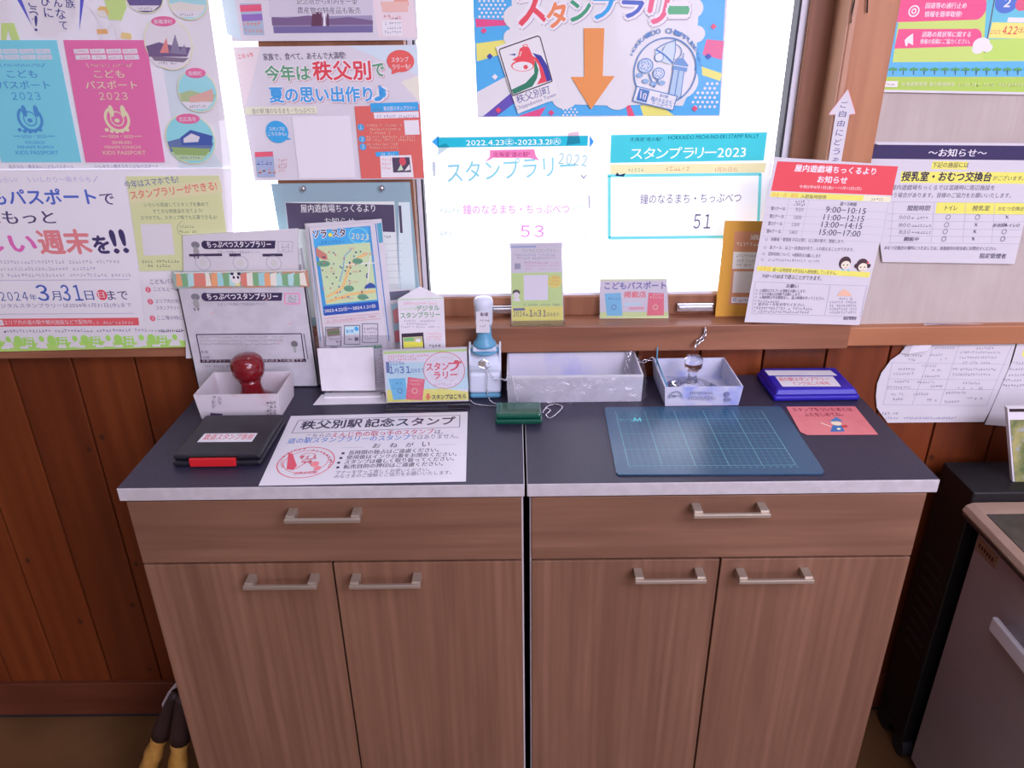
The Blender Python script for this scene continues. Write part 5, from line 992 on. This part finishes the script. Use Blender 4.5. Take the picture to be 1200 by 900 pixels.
# --- white and blue stamp stand with its stamp
hx0, hx1, hyf, hyb = -.100, -.040, .283, .345
sh = empty('stamp_stand', (-.07, .31, H), 'white plastic stamp stand on a sky-blue foot, centre of the worktops', 'stamp stand')
box('foot', hx0+.002, hx1-.002, hyf, hyb, Z, Z+.010, 'skypl', sh, .005, 3)
m = MB(); zf, zk = H+.050, H+.076; x0, x1 = hx0, hx1
N_ = 10
def ring_(z, dx, yf, yb): return [V((x0+dx, yf, z)), V((x1-dx, yf, z)), V((x1-dx, yb, z)), V((x0+dx, yb, z))]
m.hexa(ring_(Z+.010, .001, hyf, hyb), ring_(zf, .002, hyf+.001, hyb-.002)); m.build('pocket_front', 'whitepl', sh, bevel=.006, seg=4)
prof = [(hyf+.012, Z+.012), (hyf+.014, zf-.003), (hyf+.026, zf+.004), (hyf+.034, zk-.008), (hyb-.014, zk+.001), (hyb-.001, zk+.007), (hyb-.001, Z+.012)]
m = MB(); L = len(prof); vs = [V((x0+.0008, y, z)) for y, z in prof]+[V((x1-.0008, y, z)) for y, z in prof]
m.add(vs, [tuple(range(L-1, -1, -1)), tuple(range(L, 2*L))]+[(i, (i+1) % L, (i+1) % L+L, i+L) for i in range(L)]); m.build('body', 'whitepl', sh, bevel=.004, seg=3)
m = MB()
for sx_ in (x0+.0008, x1-.0048):
    m.hexa([V((sx_, hyf+.026, zf)), V((sx_+.004, hyf+.026, zf)), V((sx_+.004, hyb-.001, zf)), V((sx_, hyb-.001, zf))], [V((sx_, hyf+.034, zk+.004)), V((sx_+.004, hyf+.034, zk+.004)), V((sx_+.004, hyb-.001, zk+.012)), V((sx_, hyb-.001, zk+.012))])
m.build('side_rim', 'whitepl', sh, bevel=.0018, seg=3)
m = MB(); m.lathe((-.070, .326, zk-.001), [(.0, .0), (.022, .0), (.0255, .0035), (.022, .005), (.0, .0051)], 28); m.build('cradle_rim', 'skypl', sh, True)
stp = empty('stamp', (-.070, .326, zk+.005), 'upright stamp with white cap and sky-blue neck, set in the white stand', 'stamp')
c0 = (-.070, .326, zk+.005)
box('mount', -.091, -.049, .311, .338, zk+.0042, zk+.012, 'whitepl', stp, .0015)
m = MB(); m.lathe(c0, [(.021, .006), (.021, .011), (.0165, .016), (.0135, .022), (.0125, .040), (.013, .046)], 32); m.build('neck', 'skypl', stp, True)
m = MB(); m.lathe(c0, [(.0145, .046), (.0155, .050), (.0162, .080), (.0172, .083), (.0172, .090), (.0150, .0945), (.010, .0965), (.0005, .097)], 32); m.build('cap', 'whitepl', stp, True)
s = Sheet('x', None, None, (0, .326-.0168, 0), WN, [(558, 390), (574, 390), (574, 365), (558, 365)], 'paper', th=.0004, parent=stp)
s.o.name = 'label_sticker'; ORG[s.o.name] = ORG['x'] if 'x' in ORG else s.o.location.copy(); s.text('風の駅', 563, 370.5, 572, None, 4, DK, .03); s.dash(562, 377, 574, 3); s.dash(562, 383, 573, 2.6, GR); s.done()
# --- ball chain with wire clip
def beads(pts3, r, sp):
    out = []; acc = 0
    for a, b in zip(pts3, pts3[1:]):
        L = (b-a).length; t = acc
        while t < L: out.append(a+(b-a)*(t/L)); t += sp
        acc = t-L
    return out
ico = [(0, 0, 1), (.894, 0, .447), (.276, .851, .447), (-.724, .526, .447), (-.724, -.526, .447), (.276, -.851, .447), (.724, .526, -.447), (-.276, .851, -.447), (-.894, 0, -.447), (-.276, -.851, -.447), (.724, -.526, -.447), (0, 0, -1)]
icf = [(0, 1, 2), (0, 2, 3), (0, 3, 4), (0, 4, 5), (0, 5, 1), (1, 6, 2), (2, 7, 3), (3, 8, 4), (4, 9, 5), (5, 10, 1), (2, 6, 7), (3, 7, 8), (4, 8, 9), (5, 9, 10), (1, 10, 6), (11, 7, 6), (11, 8, 7), (11, 9, 8), (11, 10, 9), (11, 6, 10)]
def smooth(pts, k=6):
    pts = [V(p) for p in pts]; P = [pts[0]]+pts+[pts[-1]]; out = []
    for i in range(1, len(P)-2):
        for j in range(k):
            t = j/k; a, b, c, d = P[i-1], P[i], P[i+1], P[i+2]
            out.append(.5*((2*b)+(c-a)*t+(2*a-5*b+4*c-d)*t*t+(3*b-3*c+d-a)*t**3))
    return out+[pts[-1]]
def ball_chain(name, label, paths, r=.00145, sp=.0034):
    m = MB()
    for p in paths:
        for c in beads(smooth(p), r, sp): m.add([c+V(v)*r for v in ico], icf)
    return m.build(name, 'chrome', None, True, label=label, cat='chain')
zc = Z+.0013
fy = hyf-.003
ball_chain('ball_chain', 'silver ball chain looping from the stamp stand round the green case', [
    [hy(569, 428, fy+.012), hy(574, 437, fy-.001), hy(581, 445, fy-.003), hy(588, 444, fy-.003), V((-.033, .258, H+.048)), V((-.026, .253, H+.0615)), V((-.020, .252, H+.052)), V((-.016, .250, H+.03)), V((-.010, .245, H+.010)), hz(612, 474, zc), hz(622, 478, zc)],
    [hy(569, 430, fy+.012), hy(571, 442, fy-.002), hy(571, 455, fy-.002), hz(573, 467, zc), hz(580, 473, zc), hz(596, 475, zc), hz(606, 476, zc)],
    [hz(551, 469, zc), hz(556, 473, zc), hz(566, 475, zc), hz(580, 476, zc), hz(592, 476.5, zc)],
    [hz(636, 483, zc), hz(642, 476, zc), hz(652, 474, zc), hz(659, 477, zc), hz(652, 485, zc), hz(644, 490, zc), hz(640, 486, zc), hz(645, 481, zc), hz(640, 478, zc)]])
cp = MB(); a = hy(561, 424, fy); cp.box(a.x-.001, a.x+.012, fy-.0006, fy+.0006, a.z-.009, a.z+.001)
cp.build('clip', 'handle', label='small metal clip hung on the front of the stamp stand', cat='clip', bevel=.0006)
m = MB(); m.tube([hy(x, y, fy-.004) for x, y in ((561, 424), (566, 421), (572, 424), (574, 430), (568, 432), (561, 429))], .0008, 8, True); m.build('wire_ring', 'chrome', label='wire ring joining the clip and ball chain', cat='ring')
# --- green stamp case
gc = empty('stamp_case', (-.009, .205, H), 'glossy dark green stamp case wrapped by the ball chain', 'case')
box('base', -.050, .029, .181, .232, Z+.0026, Z+.010, 'greenpl', gc, .003, 3); box('lid', -.0485, .0275, .183, .2305, Z+.0103, Z+.020, 'greenpl', gc, .004, 4); box('foot', -.045, .024, .185, .228, Z, Z+.0027, 'greenpl', gc)
# --- large wrapped tray
bt = tray('display_tray', 'long white carton tray in loose plastic wrap, middle of the worktops', -.029, .207, .266, .372, .942, 'bigtray', 'trayin', .0015, .003)
m = MB(); random.seed(11)
def wrapstrip(pa, pb, dz, n=16, amp=.003, off=(0, -1, 0)):
    o = V(off); vs = []; fs = []; rows = 5
    for j in range(rows+1):
        for i in range(n+1):
            p = V(pa)+(V(pb)-V(pa))*(i/n)+V((0, 0, dz*j/rows)); p += o*(.0015+abs(random.gauss(0, amp*.5))); vs.append(p)
    for j in range(rows):
        for i in range(n): a = j*(n+1)+i; fs.append((a, a+1, a+n+2, a+n+1))
    m.add(vs, fs)
wrapstrip((-.031, .263, Z), (.209, .263, Z), .050, 30); wrapstrip((.2095, .264, Z), (.2095, .374, Z), .054, 16, .008, (1, 0, 0)); wrapstrip((-.0315, .374, Z), (-.0315, .264, Z), .052, 12, .003, (-1, 0, 0))
m.build('plastic_wrap', 'wrap', bt, True)
for i in range(2): pass
# --- chains on the wall
def links(name, label, pts, L=.0105, r=.0011, m='chrome'):
    P = beads(smooth(pts), r, L*.68); b = MB()
    for i in range(len(P)-1):
        c = P[i]; t = (P[i+1]-c).normalized(); u = t.cross(V((0, 0, 1)))
        if u.length < .1: u = V((1, 0, 0))
        u.normalize(); w = u.cross(t); s_ = u if i % 2 else w
        b.tube([c+t*(L/2*cos(k*pi/5))+s_*(L*.30*sin(k*pi/5)) for k in range(10)], r, 5, True)
    return b.build(name, m, None, True, label=label, cat='chain')
links('chain', 'steel link chain dangling over the right end of the long wrapped tray', [(.190, .350, Z+.004), (.192, .355, H+.025), (.196, .362, H+.05), hy(738, 405, .372), hy(742, 416, .372), hy(750, 424, .372), hy(762, 421, .372), hy(770, 420, .372)])
links('chain', 'steel link chain hanging from the sill front to the glass-handled stamp', [hy(826, 388, .352), hy(824, 396, .352), hy(817, 402, .348), hy(814, 411, .34)], .0125, .0014)
# --- small tray with clear stamp
s3 = tray('small_tray', 'small square carton tray with blue ink smears, holding the clear stamp', .246, .374, .246, .368, .928, 'tray', 'tray', .0035, .0025)
s = Sheet('x', None, None, (0, .246-.0045, 0), WN, [(781, 476), (866, 476), (868, 453), (777, 453)], body=s3)
s.lay = .0009; s.ring(792, 467, 8.4, 9, 1.2, (130, 130, 170), 24, 0, 180); s.ell(790, 464, 3, 1.2, (90, 84, 110)); s.line([(784, 464), (800, 463.6)], 1, (130, 130, 170)); s.text('JAPAN RAIL', 808, 463, 836, None, 4.4, (120, 116, 150), .0); s.text('HOKKAIDO', 807, 468.5, 838, None, 4.6, (120, 116, 150), .0); s.ell(852, 462, 3, 3, (110, 110, 160)); s.ell(853, 468, 4, 2, (110, 110, 160)); s.done('ink_marks', 'lettering')
m = MB(); m.tube([(.2475, .250, .927), (.2475, .300, .9285), (.2475, .365, .932)], .0016, 6); m.tube([(.2475, .352, .92), (.2468, .353, .958)], .0012, 6); m.build('plastic_tie', 'skypl', s3, True)
cx, cy = hz(806, 448, Z+.004).x, .307
gs = empty('stamp', (cx, cy, Z+.003), 'clear glass-handled stamp standing in the small blue-smeared tray', 'stamp')
z0 = Z+.0028
m = MB(); m.lathe((cx, cy, z0), [(.040, 0), (.041, .004), (.038, .0075), (.012, .0085), (.0, .0086)], 40); m.build('base_disc', 'acrt', gs, True)
m = MB(); m.lathe((cx, cy, z0), [(r_, .0088+(z_-.0088)*1.22) for r_, z_ in [(.026, .0088), (.020, .012), (.011, .015), (.008, .021), (.0075, .030), (.010, .033)]], 32); m.build('stem', 'acrt', gs, True)
m = MB(); m.lathe((cx, cy, z0), [(r_, .0088+(z_-.0088)*1.22) for r_, z_ in [(.009, .033), (.0155, .038), (.0165, .046), (.0160, .051), (.0125, .0545), (.0005, .0555)]], 32); m.build('knob', 'acrt', gs, True)
s = Sheet('x', None, None, (cx, cy, z0), CN, [(0, 0), (0, 0), (1, 1)], body=s3) if False else None
m = MB()
for r_, w_ in ((.052, .0012), (.047, .0008)):
    n_ = 48; vs = []
    for i in range(n_+1):
        a_ = -.6+i/n_*4.2; vs += [V((cx+cos(a_)*r_*.98, cy+sin(a_)*r_*.9, z0+.0002)), V((cx+cos(a_)*(r_-w_*2)*.98, cy+sin(a_)*(r_-w_*2)*.9, z0+.0002))]
    m.add(vs, [(2*i, 2*i+2, 2*i+3, 2*i+1) for i in range(n_)])
m.build('ink_ring', 'bluepl', s3)
# --- blue ink pad
bp = empty('ink_pad', (.514, .305, H), 'large deep blue ink pad case with two white labels, back right', 'ink pad')
box('base', .439, .590, .258, .362, Z, Z+.011, 'bluepl', bp, .004, 3)
m = MB(); m.hexa([V((.441, .260, Z+.0113)), V((.588, .260, Z+.0113)), V((.588, .361, Z+.0113)), V((.441, .361, Z+.0113))], [V((.447, .267, Z+.021)), V((.582, .267, Z+.021)), V((.582, .357, Z+.021)), V((.447, .357, Z+.021))]); m.build('lid', 'bluepl', bp, bevel=.0025, seg=3)
for quad, t in (([(901, 439.8), (981, 439.8), (973, 434), (896, 434)], 0), ([(917, 452.8), (985.5, 452.6), (976, 441), (908.5, 441.2)], 1)):
    s = Sheet('paper_label', None, None, (0, 0, Z+.0214), CN, quad, 'card', th=.0003, parent=bp)
    if t: s.text('道の駅スタンプラリー', 914, 446.4, 973, 446, 4.2, (200, 70, 90), .02); s.text('インクはこの専用', 930, 451.2, 973, 451, 4, (200, 70, 90), .01)
    s.done()
# --- cutting mat
s = Sheet('cutting_mat', 'blue cutting mat with a fine pale grid, lying on the right worktop', 'mat', (0, 0, Z+.0022), CN, [(725, 556), (964, 555), (966.5, 552.5), (916, 477.5), (912, 476), (711, 477), (708, 479), (722, 553.5)], 'cut', th=.002)
LB = (92, 168, 196); a0, a1, a2 = hz(737, 546, Z+.0022), hz(940, 545, Z+.0022), hz(718, 482, Z+.0022)
O, U = a0, V((a1.x-a0.x, a1.y-a0.y, 0)); hgt = a2.y-a0.y; Wd = U.length; ux = U.normalized(); uy = V((-ux.y, ux.x, 0))
fine = ([], [], []); bold_ = ([], [], [])
def ln(dst, p, q_, w, c, lay):
    t = (q_-p).normalized(); o = V((-t.y, t.x, 0))*w/2; k = len(dst[0]); up = V((0, 0, lay)); dst[0].extend([p-o+up, q_-o+up, q_+o+up, p+o+up]); dst[1].append((k, k+1, k+2, k+3)); dst[2].append(c)
nx = int(Wd/.01); ny = int(hgt/.01)
cf, cb = ink((64, 130, 162)), ink((116, 184, 208))
for i in range(nx+1): ln(bold_ if i % 5 == 0 else fine, O+ux*i*.01, O+ux*i*.01+uy*ny*.01, .0006 if i % 5 == 0 else .0004, cb if i % 5 == 0 else cf, .00012 if i % 5 == 0 else .00008)
for j in range(ny+1): ln(bold_ if j % 5 == 0 else fine, O+uy*j*.01, O+uy*j*.01+ux*nx*.01, .0006 if j % 5 == 0 else .0004, cb if j % 5 == 0 else cf, .00012 if j % 5 == 0 else .00008)
for D_, nm in ((fine, 'fine_grid'), (bold_, 'main_grid')): obj(nm, D_[0], D_[1], INKG, s.o, cols=D_[2])
s.lay = .0002; s.text('A4', 742, 494, 752, None, 4.6, (110, 196, 220), .03); s.dash(727, 493.6, 740, 2.6, (90, 170, 200)); s.dash(727, 487.5, 748, 2.6, (60, 130, 160))
for i in range(0, nx+1, 1):
    p = O+ux*i*.01; k = s.T; v, f_, a_, b2, lo, hi = glyphs(str(i)); sc_ = .0035; q_ = p-uy*.0065-ux*.001
    base = len(k[0]); k[0].extend(q_+ux*x*sc_+uy*y*sc_+V((0, 0, .0002)) for x, y in v); k[1].extend(tuple(a+base for a in t) for t in f_); k[2].extend([cb]*len(f_))
s.done()
# --- salmon card
s = Sheet('card', 'salmon pink card with a small drawing, lying behind the cutting mat', 'card', (0, 0, Z+.0008), CN, [(938, 506), (946, 509.5), (1029, 509), (1002, 476), (921.5, 476.5)], 'redcard', th=.0006)
s.text('スタンプをついたあとは', 930, 482, 1000, 481.6, 4, (130, 40, 60), .03); s.text('ふたをしめてね。', 944, 488, 989, 487.6, 4, (130, 40, 60), .03)
s.poly([(973, 506), (990, 505.6), (986, 498), (976, 498)], (60, 100, 170)); s.ell(980, 496, 6, 3, (230, 196, 186)); s.poly([(972, 494), (988, 493.6), (980, 488.4)], (70, 110, 170)); s.line([(962, 495.6), (974, 500)], 1.6, (224, 200, 206)); s.ell(990, 499.6, 3, 2.2, (180, 60, 70)); s.ell(983, 502.6, 2, 1.4, (226, 214, 190)); s.done()

bpy.data.objects.remove(_to); bpy.data.curves.remove(_tc)
for o in list(bpy.data.objects):             # plain names for anything left with a working name
    if o.name.split('.')[0] == 'x': o.name = 'label_sticker'
